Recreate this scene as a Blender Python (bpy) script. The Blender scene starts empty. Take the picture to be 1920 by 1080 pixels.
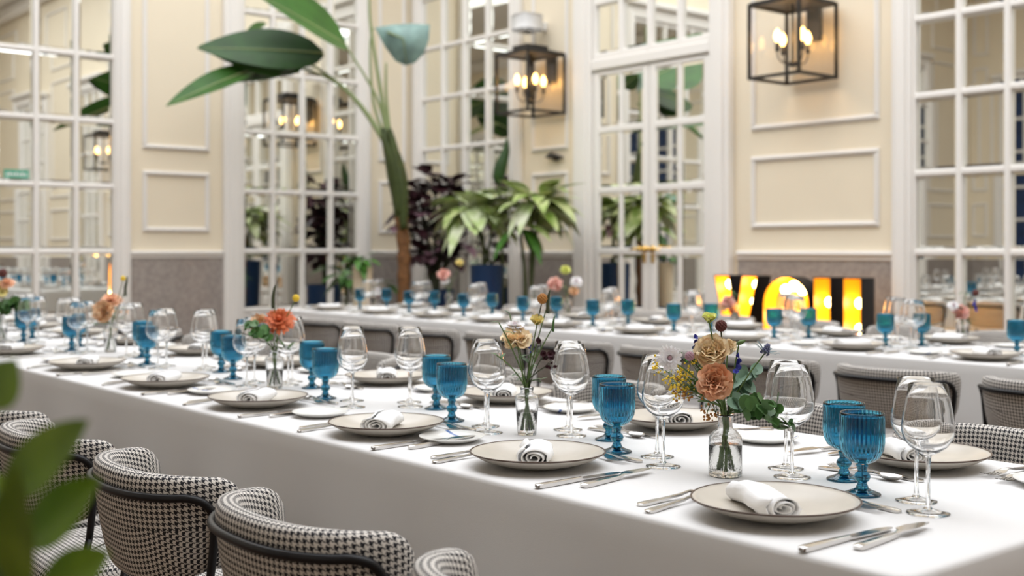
import bpy, bmesh, math, random
from mathutils import Vector, Matrix
R = math.radians; PI = math.pi
S = bpy.context.scene; COL = S.collection
random.seed(7)

# ------------------------------------------------------------------ camera
FPX, HZ, EYE = 2237.0, 467.0, 1.2          # focal length (px), horizon row, eye height
AX = math.atan2(2690, 2237); SX, CX = math.sin(AX), math.cos(AX)
cam = bpy.data.cameras.new('camera'); camo = bpy.data.objects.new('camera', cam); COL.objects.link(camo)
camo.location = (0, 0, EYE); camo.rotation_euler = (PI/2, 0, -math.asin(CX))
cam.sensor_width = 36; cam.lens = 36*FPX/1920; cam.shift_y = -(540-HZ)/1920
cam.clip_start = .05; cam.dof.use_dof = True; cam.dof.focus_distance = 2.42; cam.dof.aperture_fstop = 3.4
S.camera = camo
def at(px, py, d):                          # pixel + depth -> point
    r = (px-960)/FPX*d
    return Vector((SX*r+CX*d, -CX*r+SX*d, EYE-(py-HZ)/FPX*d))
RIGHT = Vector((SX, -CX, 0)); FWD = Vector((CX, SX, 0)); UP = Vector((0, 0, 1))

# ------------------------------------------------------------------ world, daylight, exposure
W = bpy.data.worlds.new('world'); S.world = W; W.use_nodes = True
W.node_tree.nodes['Background'].inputs[0].default_value = (.93, .96, 1, 1)
W.node_tree.nodes['Background'].inputs[1].default_value = 1.0
RX0, RX1, RY0, RY1, RZ = -4.0, 7.5, -5.0, 10.67, 6.0
sk = bpy.data.lights.new('skylight_daylight', 'AREA'); sk.shape = 'RECTANGLE'; OX0, OX1, OY0, OY1 = .2, 6.6, -2.6, 10.1           # skylight opening over the tables
sk.size = OX1-OX0; sk.size_y = OY1-OY0
sk.energy = 700; sk.color = (.975, .985, 1)
sko = bpy.data.objects.new('skylight_daylight', sk); COL.objects.link(sko)
sko.location = ((OX0+OX1)/2, (OY0+OY1)/2, RZ+.25)
S.view_settings.view_transform = 'Standard'; S.view_settings.look = 'None'
S.view_settings.exposure = 0.0; S.view_settings.gamma = 1; S.view_settings.use_curve_mapping = False
S.cycles.use_denoising = True; S.cycles.sample_clamp_indirect = 6; S.cycles.blur_glossy = .5
S.cycles.max_bounces = 16; S.cycles.transmission_bounces = 16; S.cycles.transparent_max_bounces = 24

# ------------------------------------------------------------------ materials
MAT = {}
def mat(name, col, rough=.5, metal=0, emit=None, es=0, trans=0, ior=1.45, bump=0, bscale=200, var=0, vscale=8, col2=None, spec=None, sss=0):
    m = bpy.data.materials.new(name); m.use_nodes = True; nt = m.node_tree; b = nt.nodes['Principled BSDF']
    b.inputs['Base Color'].default_value = (*col, 1); b.inputs['Roughness'].default_value = rough
    b.inputs['Metallic'].default_value = metal; b.inputs['IOR'].default_value = ior
    b.inputs['Transmission Weight'].default_value = trans
    if spec is not None: b.inputs['Specular IOR Level'].default_value = spec
    if sss: b.inputs['Subsurface Weight'].default_value = sss; b.inputs['Subsurface Scale'].default_value = .02
    if emit: b.inputs['Emission Color'].default_value = (*emit, 1); b.inputs['Emission Strength'].default_value = es
    tc = nt.nodes.new('ShaderNodeTexCoord')
    if var or col2:
        n = nt.nodes.new('ShaderNodeTexNoise'); n.inputs['Scale'].default_value = vscale; n.inputs['Detail'].default_value = 4
        nt.links.new(tc.outputs['Object'], n.inputs['Vector'])
        r = nt.nodes.new('ShaderNodeValToRGB'); c2 = col2 or tuple(c*(1-var) for c in col)
        r.color_ramp.elements[0].position = .35; r.color_ramp.elements[1].position = .65
        r.color_ramp.elements[0].color = (*c2, 1); r.color_ramp.elements[1].color = (*col, 1)
        nt.links.new(n.outputs['Fac'], r.inputs['Fac']); nt.links.new(r.outputs['Color'], b.inputs['Base Color'])
    if bump:
        n = nt.nodes.new('ShaderNodeTexNoise'); n.inputs['Scale'].default_value = bscale; n.inputs['Detail'].default_value = 3
        nt.links.new(tc.outputs['Object'], n.inputs['Vector'])
        bp = nt.nodes.new('ShaderNodeBump'); bp.inputs['Strength'].default_value = bump; bp.inputs['Distance'].default_value = .002
        nt.links.new(n.outputs['Fac'], bp.inputs['Height']); nt.links.new(bp.outputs['Normal'], b.inputs['Normal'])
    MAT[name] = m; return m
mat('cream_paint', (.86, .765, .60), .55, var=.03, vscale=1.5)
mat('white_paint', (.86, .83, .79), .4, bump=.04, bscale=60)
mat('ceiling_paint', (.88, .86, .82), .6)
mat('granite', (.40, .355, .325), .35, col2=(.30, .265, .245), vscale=28, bump=.05, bscale=150)
mat('mirror', (.89, .90, .86), .015, 1)
mat('navy', (.008, .03, .10), .6, var=.4, vscale=6)
mat('navy_pot', (.006, .035, .11), .35)
mat('cloth', (.735, .728, .728), .85, bump=.25, bscale=900)
mat('napkin', (.86, .86, .865), .9, bump=.2, bscale=700)
mat('plate_body', (.58, .535, .47), .25, var=.10, vscale=14)
mat('plate_rim', (.10, .065, .05), .3)
mat('steel', (.62, .60, .58), .16, 1)
mat('black_metal', (.008, .008, .010), .38, spec=.35)
mat('iron', (.018, .015, .013), .45)
mat('brass', (.85, .55, .16), .22, 1)
mat('wood', (.17, .10, .06), .45, col2=(.11, .06, .035), vscale=5)
mat('table_wood', (.35, .22, .12), .5)
mat('glass', (1, 1, 1), 0, trans=1, ior=1.46)
mat('pane_glass', (1, 1, 1), 0, trans=1, ior=1.25)
mat('blue_glass_thick', (.03, .20, .33), .03, trans=1, ior=1.45)
mat('blue_glass', (.10, .44, .60), .03, trans=1, ior=1.45)
mat('vase_glass', (1, 1, 1), .01, trans=1, ior=1.42, bump=.35, bscale=160)
mat('water', (1, 1, .98), 0, trans=1, ior=1.33)
mat('bulb', (1, .8, .5), .3, emit=(1, .55, .16), es=55)
mat('marquee_bulb', (1, .9, .6), .3, emit=(1, .72, .28), es=30)
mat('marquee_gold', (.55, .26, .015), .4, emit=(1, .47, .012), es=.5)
mat('sticker_green', (.10, .42, .28), .5)
mat('plastic_white', (.80, .80, .80), .4)
mat('soil', (.05, .035, .02), .9)
mat('cream_pot', (.72, .62, .46), .6)
mat('terracotta', (.55, .22, .08), .7)
# plants and flowers
mat('stem', (.10, .17, .045), .5); mat('dark_stem', (.05, .06, .03), .5)
mat('leaf', (.075, .185, .045), .45, var=.3, vscale=20); mat('eucalyptus', (.14, .26, .16), .55, col2=(.22, .34, .26), vscale=25)
mat('banana_leaf', (.035, .125, .012), .5, var=.3, vscale=6); mat('banana_dark', (.022, .075, .012), .5, var=.3, vscale=6)
mat('banana_pale', (.23, .36, .33), .5, var=.3, vscale=9); mat('petiole', (.24, .30, .13), .4)
mat('trunk_green', (.055, .08, .014), .6, var=.4, vscale=7); mat('trunk_brown', (.22, .10, .035), .8, var=.5, vscale=20)
mat('near_leaf', (.24, .38, .03), .4, col2=(.08, .16, .015), vscale=9)
mat('burgundy', (.055, .012, .022), .4, col2=(.02, .016, .014), vscale=30); mat('burgundy_pink', (.30, .18, .22), .4, col2=(.07, .02, .035), vscale=40)
mat('varieg', (.62, .68, .33), .4, col2=(.20, .33, .05), vscale=9); mat('varieg_pale', (.78, .82, .62), .4, col2=(.42, .55, .20), vscale=8)
mat('fern', (.06, .19, .02), .5, var=.4, vscale=20)
mat('peach', (.84, .50, .27), .6, col2=(.90, .62, .40), vscale=40, sss=.15)
mat('peach_pale', (.95, .70, .42), .6, col2=(.95, .78, .54), vscale=40, sss=.15)
mat('rust', (.80, .38, .20), .6, col2=(.88, .52, .34), vscale=30, sss=.1); mat('orange', (.78, .22, .085), .6, col2=(.62, .15, .06), vscale=60)
mat('white_petal', (.90, .87, .88), .6, sss=.1); mat('mauve', (.42, .25, .30), .6)
mat('yellow', (.85, .60, .05), .6); mat('lemon', (.80, .82, .26), .6, sss=.15); mat('yellow_pale', (.92, .78, .33), .6, sss=.15)
mat('brown_flower', (.12, .035, .03), .8); mat('gold_brown', (.45, .20, .05), .7); mat('blue_flower', (.05, .06, .40), .6)
mat('thistle', (.16, .17, .30), .7); mat('thistle_bract', (.10, .14, .15), .5); mat('dark_flower', (.045, .008, .014), .6)
mat('pink', (.85, .42, .36), .6, col2=(.90, .60, .52), vscale=40, sss=.15)

def houndstooth():
    m = bpy.data.materials.new('houndstooth'); m.use_nodes = True; nt = m.node_tree; L = nt.links
    uv = nt.nodes.new('ShaderNodeTexCoord'); sp = nt.nodes.new('ShaderNodeSeparateXYZ'); L.new(uv.outputs['UV'], sp.inputs[0])
    def M(op, a, b=None):
        n = nt.nodes.new('ShaderNodeMath'); n.operation = op
        for k, x in enumerate((a, b)):
            if x is None: continue
            if isinstance(x, (int, float)): n.inputs[k].default_value = x
            else: L.new(x, n.inputs[k])
        return n.outputs[0]
    i = M('FLOOR', M('MULTIPLY', sp.outputs[0], 8/.0108)); j = M('FLOOR', M('MULTIPLY', sp.outputs[1], 8/.0108))
    tw = M('LESS_THAN', M('FLOORED_MODULO', M('ADD', i, j), 4), 1.5)
    wi = M('LESS_THAN', M('FLOORED_MODULO', i, 8), 3.5); wj = M('LESS_THAN', M('FLOORED_MODULO', j, 8), 3.5)
    f = M('ADD', M('MULTIPLY', tw, wi), M('MULTIPLY', M('SUBTRACT', 1, tw), wj))
    mx = nt.nodes.new('ShaderNodeMix'); mx.data_type = 'RGBA'; L.new(f, mx.inputs[0])
    mx.inputs[6].default_value = (.72, .68, .635, 1); mx.inputs[7].default_value = (.012, .012, .018, 1)
    b = nt.nodes['Principled BSDF']; L.new(mx.outputs[2], b.inputs['Base Color']); b.inputs['Roughness'].default_value = .85
    MAT['houndstooth'] = m
houndstooth()
def brushed_plate():
    m = mat('side_plate', (.86, .85, .82), .22); nt = m.node_tree; L = nt.links
    tc = nt.nodes.new('ShaderNodeTexCoord'); mp = nt.nodes.new('ShaderNodeMapping'); L.new(tc.outputs['Object'], mp.inputs[0])
    mp.inputs['Rotation'].default_value = (0, 0, .5); mp.inputs['Scale'].default_value = (7, 45, 1); mp.inputs['Location'].default_value = (.3, 1.1, 0)
    n = nt.nodes.new('ShaderNodeTexNoise'); n.inputs['Scale'].default_value = 1.0; n.inputs['Detail'].default_value = 1; L.new(mp.outputs[0], n.inputs[0])
    r = nt.nodes.new('ShaderNodeValToRGB'); L.new(n.outputs['Fac'], r.inputs['Fac'])
    r.color_ramp.elements[0].position = .64; r.color_ramp.elements[1].position = .72
    r.color_ramp.elements[0].color = (.86, .85, .82, 1); r.color_ramp.elements[1].color = (.10, .17, .42, 1)
    L.new(r.outputs[0], nt.nodes['Principled BSDF'].inputs['Base Color'])
brushed_plate()

# ------------------------------------------------------------------ mesh builder
class MB:
    def __init__(s): s.v = []; s.f = []; s.uv = None
    def add(s, vs, fs, M=None):
        o = len(s.v); s.v += [(M @ Vector(v))[:] if M else tuple(v) for v in vs]; s.f += [tuple(i+o for i in f) for f in fs]; return s
    def box(s, x0, x1, y0, y1, z0, z1, M=None):
        v = [(x, y, z) for z in (z0, z1) for y in (y0, y1) for x in (x0, x1)]
        return s.add(v, [(0, 2, 3, 1), (4, 5, 7, 6), (0, 1, 5, 4), (2, 6, 7, 3), (0, 4, 6, 2), (1, 3, 7, 5)], M)
    def rbox(s, x0, x1, y0, y1, z0, z1, b, M=None):      # chamfered box
        vs = []; idx = {}
        X = (x0, x1); Y = (y0, y1); Z = (z0, z1); sg = (1, -1)
        for a in (0, 1):
            for c in (0, 1):
                for d in (0, 1):
                    for ax in range(3):
                        p = [X[a], Y[c], Z[d]]
                        if ax != 0: p[0] += sg[a]*b
                        if ax != 1: p[1] += sg[c]*b
                        if ax != 2: p[2] += sg[d]*b
                        idx[a, c, d, ax] = len(vs); vs.append(p)
        F = []
        for a in (0, 1):
            q = [idx[a, 0, 0, 0], idx[a, 1, 0, 0], idx[a, 1, 1, 0], idx[a, 0, 1, 0]]; F.append(q if a else q[::-1])
            q = [idx[0, a, 0, 1], idx[0, a, 1, 1], idx[1, a, 1, 1], idx[1, a, 0, 1]]; F.append(q if a else q[::-1])
            q = [idx[0, 0, a, 2], idx[1, 0, a, 2], idx[1, 1, a, 2], idx[0, 1, a, 2]]; F.append(q if a else q[::-1])
            for c in (0, 1):
                q = [idx[a, c, 0, 0], idx[a, c, 0, 1], idx[a, c, 1, 1], idx[a, c, 1, 0]]; F.append(q if a == c else q[::-1])
                q = [idx[a, 0, c, 0], idx[a, 1, c, 0], idx[a, 1, c, 2], idx[a, 0, c, 2]]; F.append(q if a != c else q[::-1])
                q = [idx[0, a, c, 1], idx[0, a, c, 2], idx[1, a, c, 2], idx[1, a, c, 1]]; F.append(q if a != c else q[::-1])
                for d in (0, 1):
                    q = [idx[a, c, d, 0], idx[a, c, d, 1], idx[a, c, d, 2]]; F.append(q if (a+c+d) % 2 else q[::-1])
        return s.add(vs, F, M)
    def tube(s, pts, r, seg=8, cap=True):
        pts = [Vector(p) for p in pts]; n = len(pts); rr = r if isinstance(r, (list, tuple)) else [r]*n
        t0 = (pts[1]-pts[0]).normalized(); u = t0.orthogonal().normalized(); o = len(s.v)
        for i, p in enumerate(pts):
            t = (pts[min(i+1, n-1)]-pts[max(i-1, 0)]).normalized()
            u = (u - t*u.dot(t)); u = u.normalized() if u.length > 1e-6 else t.orthogonal().normalized(); w = t.cross(u)
            for k in range(seg):
                a = 2*PI*k/seg; s.v.append((p+(u*math.cos(a)+w*math.sin(a))*rr[i])[:])
        for i in range(n-1):
            for k in range(seg):
                k2 = (k+1) % seg; s.f.append((o+i*seg+k, o+i*seg+k2, o+(i+1)*seg+k2, o+(i+1)*seg+k))
        if cap: s.f.append(tuple(o+k for k in range(seg))[::-1]); s.f.append(tuple(o+(n-1)*seg+k for k in range(seg)))
        return s
    def lathe(s, prof, seg=32, M=None, rmod=None, close=False):
        vs = []; fs = []; n = len(prof)
        for (r, z) in prof:
            for k in range(seg):
                a = 2*PI*k/seg; q = r*(rmod(a, z, r) if rmod else 1); vs.append((q*math.cos(a), q*math.sin(a), z))
        for i in range(n if close else n-1):
            i2 = (i+1) % n
            for k in range(seg):
                k2 = (k+1) % seg; fs.append((i*seg+k, i*seg+k2, i2*seg+k2, i2*seg+k))
        return s.add(vs, fs, M)
    def ball(s, c, r, seg=10, rings=6, sq=(1, 1, 1)):
        vs = []; fs = []
        for i in range(rings+1):
            th = PI*i/rings
            for k in range(seg):
                a = 2*PI*k/seg; vs.append((c[0]+r*sq[0]*math.sin(th)*math.cos(a), c[1]+r*sq[1]*math.sin(th)*math.sin(a), c[2]+r*sq[2]*math.cos(th)))
        for i in range(rings):
            for k in range(seg):
                k2 = (k+1) % seg; fs.append((i*seg+k, (i+1)*seg+k, (i+1)*seg+k2, i*seg+k2))
        return s.add(vs, fs)
    def grid(s, P, nu, nv):                               # P(i,j) -> point
        vs = [P(i, j) for j in range(nv) for i in range(nu)]
        return s.add(vs, [(j*nu+i, j*nu+i+1, (j+1)*nu+i+1, (j+1)*nu+i) for j in range(nv-1) for i in range(nu-1)])
    def mesh(s, name, m, smooth=True, weld=False, angle=None):
        me = bpy.data.meshes.new(name); me.from_pydata(s.v, [], s.f)
        if weld:
            bm = bmesh.new(); bm.from_mesh(me); bmesh.ops.remove_doubles(bm, verts=bm.verts, dist=1e-5)
            bmesh.ops.recalc_face_normals(bm, faces=bm.faces); bm.to_mesh(me); bm.free()
        me.materials.append(MAT[m]); me.validate()
        if smooth: me.polygons.foreach_set('use_smooth', [True]*len(me.polygons))
        if angle: me.set_sharp_from_angle(angle=R(angle))
        me.update(); return me
    def build(s, name, m, parent=None, **k): return link(name, s.mesh(name, m, **k), parent)
def link(name, me, parent=None, loc=None, rz=None):
    o = bpy.data.objects.new(name, me); COL.objects.link(o)
    if parent: o.parent = parent
    if loc is not None: o.location = loc
    if rz is not None: o.rotation_euler = (0, 0, rz)
    return o
def tag(o, label, cat, group=None):
    o['label'] = label; o['category'] = cat
    if group: o['group'] = group
    return o
def thing(name, label, cat, loc=(0, 0, 0), rz=0, group=None): return tag(link(name, None, None, loc, rz), label, cat, group)
def struct(o): o['kind'] = 'structure'; return o
def put(name, parts, label, cat, loc, rz=0, group=None, tilt=None):   # thing from shared part meshes [(name, mesh)]
    if len(parts) == 1: o = tag(link(name, parts[0][1], None, loc, rz), label, cat, group)
    else:
        o = thing(name, label, cat, loc, rz, group)
        for n, me in parts: link(n, me, o)
    return o
ORD = 'first second third fourth fifth sixth seventh eighth ninth tenth eleventh twelfth'.split()

# ------------------------------------------------------------------ the room shell
struct(MB().box(RX0-.2, RX1+.2, RY0-.2, RY1+.2, -.12, -.02).build('floor', 'wood', smooth=False))
fl = bpy.data.objects['floor']
pl = MB().rbox(-.069, .069, -.795, .795, -.02, 0, .002).mesh('plank', 'wood', smooth=False)
for i in range(15):
    for j in range(6):
        link('plank', pl, fl, (-.5+i*.14, -.2+j*1.6+(i % 3)*.5, 0))
mat('wood_far', (.15, .09, .055), .45, col2=(.11, .06, .035), vscale=3)
lv = MB()
lv.box(RX0, -.57, RY0, RY1, -.02, 0); lv.box(1.53, RX1, RY0, RY1, -.02, 0); lv.box(-.57, 1.53, RY0, -1, -.02, 0); lv.box(-.57, 1.53, 9.6, RY1, -.02, 0)
lv.build('floor_boards', 'wood_far', fl, smooth=False)
# ceiling: solid border and glazing bars under the skylight
ce = MB()
ce.box(RX0-.2, RX1+.2, RY0-.2, OY0, RZ, RZ+.15); ce.box(RX0-.2, RX1+.2, OY1, RY1+.2, RZ, RZ+.15)
ce.box(RX0-.2, OX0, OY0, OY1, RZ, RZ+.15); ce.box(OX1, RX1+.2, OY0, OY1, RZ, RZ+.15)
ceo = struct(ce.build('ceiling', 'ceiling_paint', smooth=False))
for k in range(1, 6):
    y = OY0+k*(OY1-OY0)/6; MB().box(OX0, OX1, y-.04, y+.04, RZ+.02, RZ+.12).build('glazing_bar', 'white_paint', ceo, smooth=False)
for k in range(1, 4):
    x = OX0+k*(OX1-OX0)/4; MB().box(x-.035, x+.035, OY0, OY1, RZ+.03, RZ+.11).build('glazing_bar', 'white_paint', ceo, smooth=False)

# a wall is laid out in local coordinates: u along the wall, v out of it into the room, z up
class Wall:
    def __init__(s, name, o, U, V, u0, u1):
        s.M = Matrix(((U[0], V[0], 0, o[0]), (U[1], V[1], 0, o[1]), (0, 0, 1, 0), (0, 0, 0, 1))); s.n = name
        s.obj = struct(MB().box(u0, u1, -.2, 0, 0, RZ).build('wall_'+name, 'cream_paint', smooth=False)); s.place(s.obj)
        s.flip = s.M.to_3x3().determinant() < 0
    def place(s, o): o.matrix_world = s.M
    def piece(s, name, m, u0, u1, z0, z1, d, bev=.006, parent=None, d0=0):
        mb = MB().rbox(u0, u1, d0, d, z0, z1, min(bev, (u1-u0)/3, (z1-z0)/3, (d-d0)/3))
        return mb.build(name, m, s.obj if parent is None else parent, smooth=False)
TRIM = [0]; WINN = [0]; DOORN = [0]
def panel(w, u0, u1, m=.13, rail=True, zs=None):
    """cream bay between two casings: dado, rail, mouldings"""
    w.piece('dado_panel', 'granite', u0, u1, .12, 1.12, .02)
    w.piece('skirting', 'white_paint', u0, u1, 0, .12, .035)
    w.piece('dado_rail', 'white_paint', u0, u1, 1.115, 1.15, .03); w.piece('dado_rail', 'white_paint', u0, u1, 1.145, 1.185, .05, .012)
    a, c = u0+m, u1-m
    if c-a < .2: return
    for z0, z1 in ((1.36, 1.93), (2.13, 4.3), (4.5, 5.5)):
        fr = MB()
        for q0, q1, y0, y1 in ((a, c, z0, z0+.045), (a, c, z1-.045, z1), (a, a+.045, z0+.045, z1-.045), (c-.045, c, z0+.045, z1-.045)):
            fr.rbox(q0, q1, 0, .016, y0, y1, .004); s_ = .012
            fr.rbox(q0+s_ if q1-q0 > .1 else q0+.012, q1-s_ if q1-q0 > .1 else q1-.012, .012, .028, y0+.012 if y1-y0 < .1 else y0, y1-.012 if y1-y0 < .1 else y1, .006)
        fr.build('panel_moulding', 'white_paint', w.obj, smooth=False)
def pane_mesh(pw, ph, m='mirror', bev=.022, dp=.0022):
    a, h = pw/2, ph/2; v = [(-a, 0, -h), (a, 0, -h), (a, 0, h), (-a, 0, h), (-a+bev, dp, -h+bev), (a-bev, dp, -h+bev), (a-bev, dp, h-bev), (-a+bev, dp, h-bev),
        (-a, -.004, -h), (a, -.004, -h), (a, -.004, h), (-a, -.004, h)]
    f = [(4, 7, 6, 5), (0, 4, 5, 1), (1, 5, 6, 2), (2, 6, 7, 3), (3, 7, 4, 0), (8, 9, 10, 11), (0, 1, 9, 8), (1, 2, 10, 9), (2, 3, 11, 10), (3, 0, 8, 11)]
    return MB().add(v, f).mesh('pane', m, smooth=False)
def window(w, u0, u1, zs, cols=4, cas=(.14, .14), glass='mirror', door=False, mun=.046):
    """mirror-glazed French window: casing, bottom panel, muntins, bevelled panes"""
    if door: DOORN[0] += 1; nm = 'door_%d' % DOORN[0]
    else: WINN[0] += 1; nm = 'window_%d' % WINN[0]
    o = struct(link(nm, None)); o.matrix_world = w.M
    top = zs[-1]
    for a, c in ((u0-cas[0], u0), (u1, u1+cas[1])):
        w.piece('casing', 'white_paint', a, c, 0, top+.18, .07, .01, o)
        e = (c-a)*.22; w.piece('casing_bead', 'white_paint', a+e, c-e, .14, top+.1, .09, .01, o, .06)
    w.piece('head_casing', 'white_paint', u0, u1, top+.03, top+.18, .07, .01, o)
    cor = MB().rbox(u0-cas[0]-.03, u1+cas[1]+.03, 0, .14, top+.18, top+.26, .02); cor.build('cornice', 'white_paint', o, smooth=False)
    w.piece('bottom_panel', 'white_paint', u0, u1, 0, zs[0]-.02, .03, .006, o)
    w.piece('bottom_moulding', 'white_paint', u0+.1, u1-.1, .18, zs[0]-.12, .045, .008, o, .025)
    if not door:
        p = (u1-u0)/cols; us = [u0+p*k for k in range(cols+1)]
        vs = [(us[k], mun*(1 if 0 < k < cols else .8)) for k in range(cols+1)]
        for u, t in vs: w.piece('mullion', 'white_paint', u-t/2, u+t/2, zs[0]-.02, top+.03, .045, .010, o)
        for k in range(len(zs)): w.piece('muntin', 'white_paint', u0, u1, zs[k]-mun/2, zs[k]+mun/2, .040, .010, o)
        cells = [(us[k]+mun/2, us[k+1]-mun/2) for k in range(cols)]; rows = [(zs[k]+mun/2, zs[k+1]-mun/2) for k in range(len(zs)-1)]
        me = pane_mesh(cells[0][1]-cells[0][0], rows[0][1]-rows[0][0], glass)
        for a, c in cells:
            for z0, z1 in rows:
                q = link('pane', me, o, ((a+c)/2+random.uniform(-.001, .001), .012, (z0+z1)/2), 0)
                q.rotation_euler = (R(random.uniform(-.12, .12)), 0, R(random.uniform(-.15, .15))); q.scale = (1, 1, (z1-z0)/(rows[0][1]-rows[0][0]))
    return o

# heights of the muntin rows
ZR = [.62, 1.176, 1.725, 2.262, 2.80, 3.34, 3.88]; ZL = [.60, 1.176, 1.765, 2.352, 2.94, 3.53, 4.12]
wr = Wall('right', (RX1, 0), (0, 1), (-1, 0), RY0-.2, RY1+.2)       # u = Y
wl = Wall('left', (0, RY1), (1, 0), (0, -1), RX0-.2, RX1)           # u = X
wo = Wall('opposite', (RX0, 0), (0, 1), (1, 0), RY0-.2, RY1+.2)
wb = Wall('back', (0, RY0), (1, 0), (0, 1), RX0, RX1)
window(wl, 5.43, 6.76, ZL, cas=(.21, .13)); window(wl, 2.76, 4.155, ZL, cas=(.14, .14)); window(wl, .1, 1.5, ZL); window(wl, -2.6, -1.2, ZL)
for a, c in ((4.295, 5.22), (6.89, 7.5), (1.64, 2.62), (-1.06, -.04), (-4, -2.74)): panel(wl, a, c)
window(wr, 9.00, 10.50, ZR, cas=(.16, .14)); window(wr, 3.235, 4.605, ZR, cas=(.15, .155)); window(wr, .3, 1.67, ZR); window(wr, -2.65, -1.28, ZR)
for a, c in ((8.06, 8.84), (4.76, 6.18), (1.81, 3.085), (-1.14, .16), (-5, -2.79)): panel(wr, a, c)
for k, u in enumerate((-3.6, -.9, 2.6, 5.3, 8.6)):
    window(wo, u, u+1.4, ZR, glass='navy' if k in (2, 4) else 'mirror')
    panel(wo, u+1.54, (u+2.56 if k != 2 else u+2.56) if k < 4 else RY1)
for u in (-2.6, .6, 3.8): window(wb, u, u+1.4, ZR); panel(wb, u+1.54, u+3.06)
# plain cornice round the room
for w, a, c in ((wr, RY0, RY1), (wl, RX0, RX1), (wo, RY0, RY1), (wb, RX0, RX1)):
    w.piece('crown_moulding', 'white_paint', a, c, RZ-.28, RZ, .16, .05)

# double door on the lantern wall with transom
def double_door(w, u0, u1):
    DOORN[0] += 1; o = struct(link('door_%d' % DOORN[0], None)); o.matrix_world = w.M
    for a, c in ((u0-.21, u0), (u1, u1+.24)):
        w.piece('casing', 'white_paint', a, c, 0, 4.1, .08, .01, o); w.piece('casing_bead', 'white_paint', a+.05, c-.05, .14, 4.0, .10, .01, o, .07)
    w.piece('head_casing', 'white_paint', u0, u1, 3.92, 4.1, .08, .01, o)
    w.piece('transom_bar', 'white_paint', u0, u1, 2.80, 2.90, .075, .012, o)
    mid = (u0+u1)/2
    # transom lights
    p = (u1-u0)/4
    for k in range(5):
        u = u0+p*k; w.piece('mullion', 'white_paint', max(u0, u-.03), min(u1, u+.03), 2.90, 3.92, .05, .01, o)
    for z in (2.93, 3.42, 3.90): w.piece('muntin', 'white_paint', u0, u1, z-.03, z+.03, .045, .01, o)
    me = pane_mesh(p-.06, .43)
    for k in range(4):
        for z in (3.175, 3.66):
            q = link('pane', me, o, (u0+p*(k+.5), .012, z)); q.rotation_euler = (R(random.uniform(-.2, .2)), 0, R(random.uniform(-.3, .3)))
    zs = [.66, 1.18, 1.725, 2.265, 2.76]
    for l0, l1, s in ((u0, mid, 1), (mid, u1, -1)):
        lf = link('door_leaf', MB().rbox(l0+.004, l1-.004, 0, .028, .01, 2.79, .003).mesh('door_leaf', 'white_paint', smooth=False), o)
        st = .075
        def bit(n, a, c, z0, z1, d=.05): return MB().rbox(a, c, .02, d, z0, z1, .008).build(n, 'white_paint', lf, smooth=False)
        bit('stile', l0+.004, l0+.004+st, .01, 2.79); bit('stile', l1-.004-st, l1-.004, .01, 2.79)
        m = (l0+l1)/2; bit('mullion', m-.022, m+.022, zs[0], zs[-1], .046)
        bit('rail', l0+st, l1-st, .01, .16); bit('rail', l0+st, l1-st, 2.75, 2.79)
        for z in zs[:-1]: bit('rail', l0+st, l1-st, z-.03, z+.03)
        bit('door_panel', l0+st+.04, l1-st-.04, .22, .57, .04)
        a0, a1 = l0+.004+st, m-.022; b0, b1 = m+.022, l1-.004-st
        for a, c in ((a0, a1), (b0, b1)):
            for i in range(4):
                z0, z1 = zs[i]+.03, zs[i+1]-(.03 if i < 3 else .01)
                q = link('pane', pane_mesh(c-a, z1-z0), lf, ((a+c)/2, .032, (z0+z1)/2)); q.rotation_euler = (R(random.uniform(-.2, .2)), 0, R(random.uniform(-.3, .3)))
        hx = mid+.05*(-s)
        h = MB().lathe([(0, 0), (.03, 0), (.03, .012), (.012, .016), (.012, .05), (.024, .06), (.024, .075), (0, .08)], 14, Matrix.Translation((hx, .05, 1.2)) @ Matrix.Rotation(-PI/2, 4, 'X'))
        h.tube([(hx, .105, 1.2), (hx-s*.09, .11, 1.2), (hx-s*.13, .105, 1.19)], [.012, .010, .007], 8)
        h.build('door_handle', 'brass', lf, weld=True); MB().rbox(hx-.018, hx+.018, .045, .058, 1.08, 1.16, .004).build('escutcheon', 'brass', lf, smooth=False)
    return o
double_door(wr, 6.43, 7.82)

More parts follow.
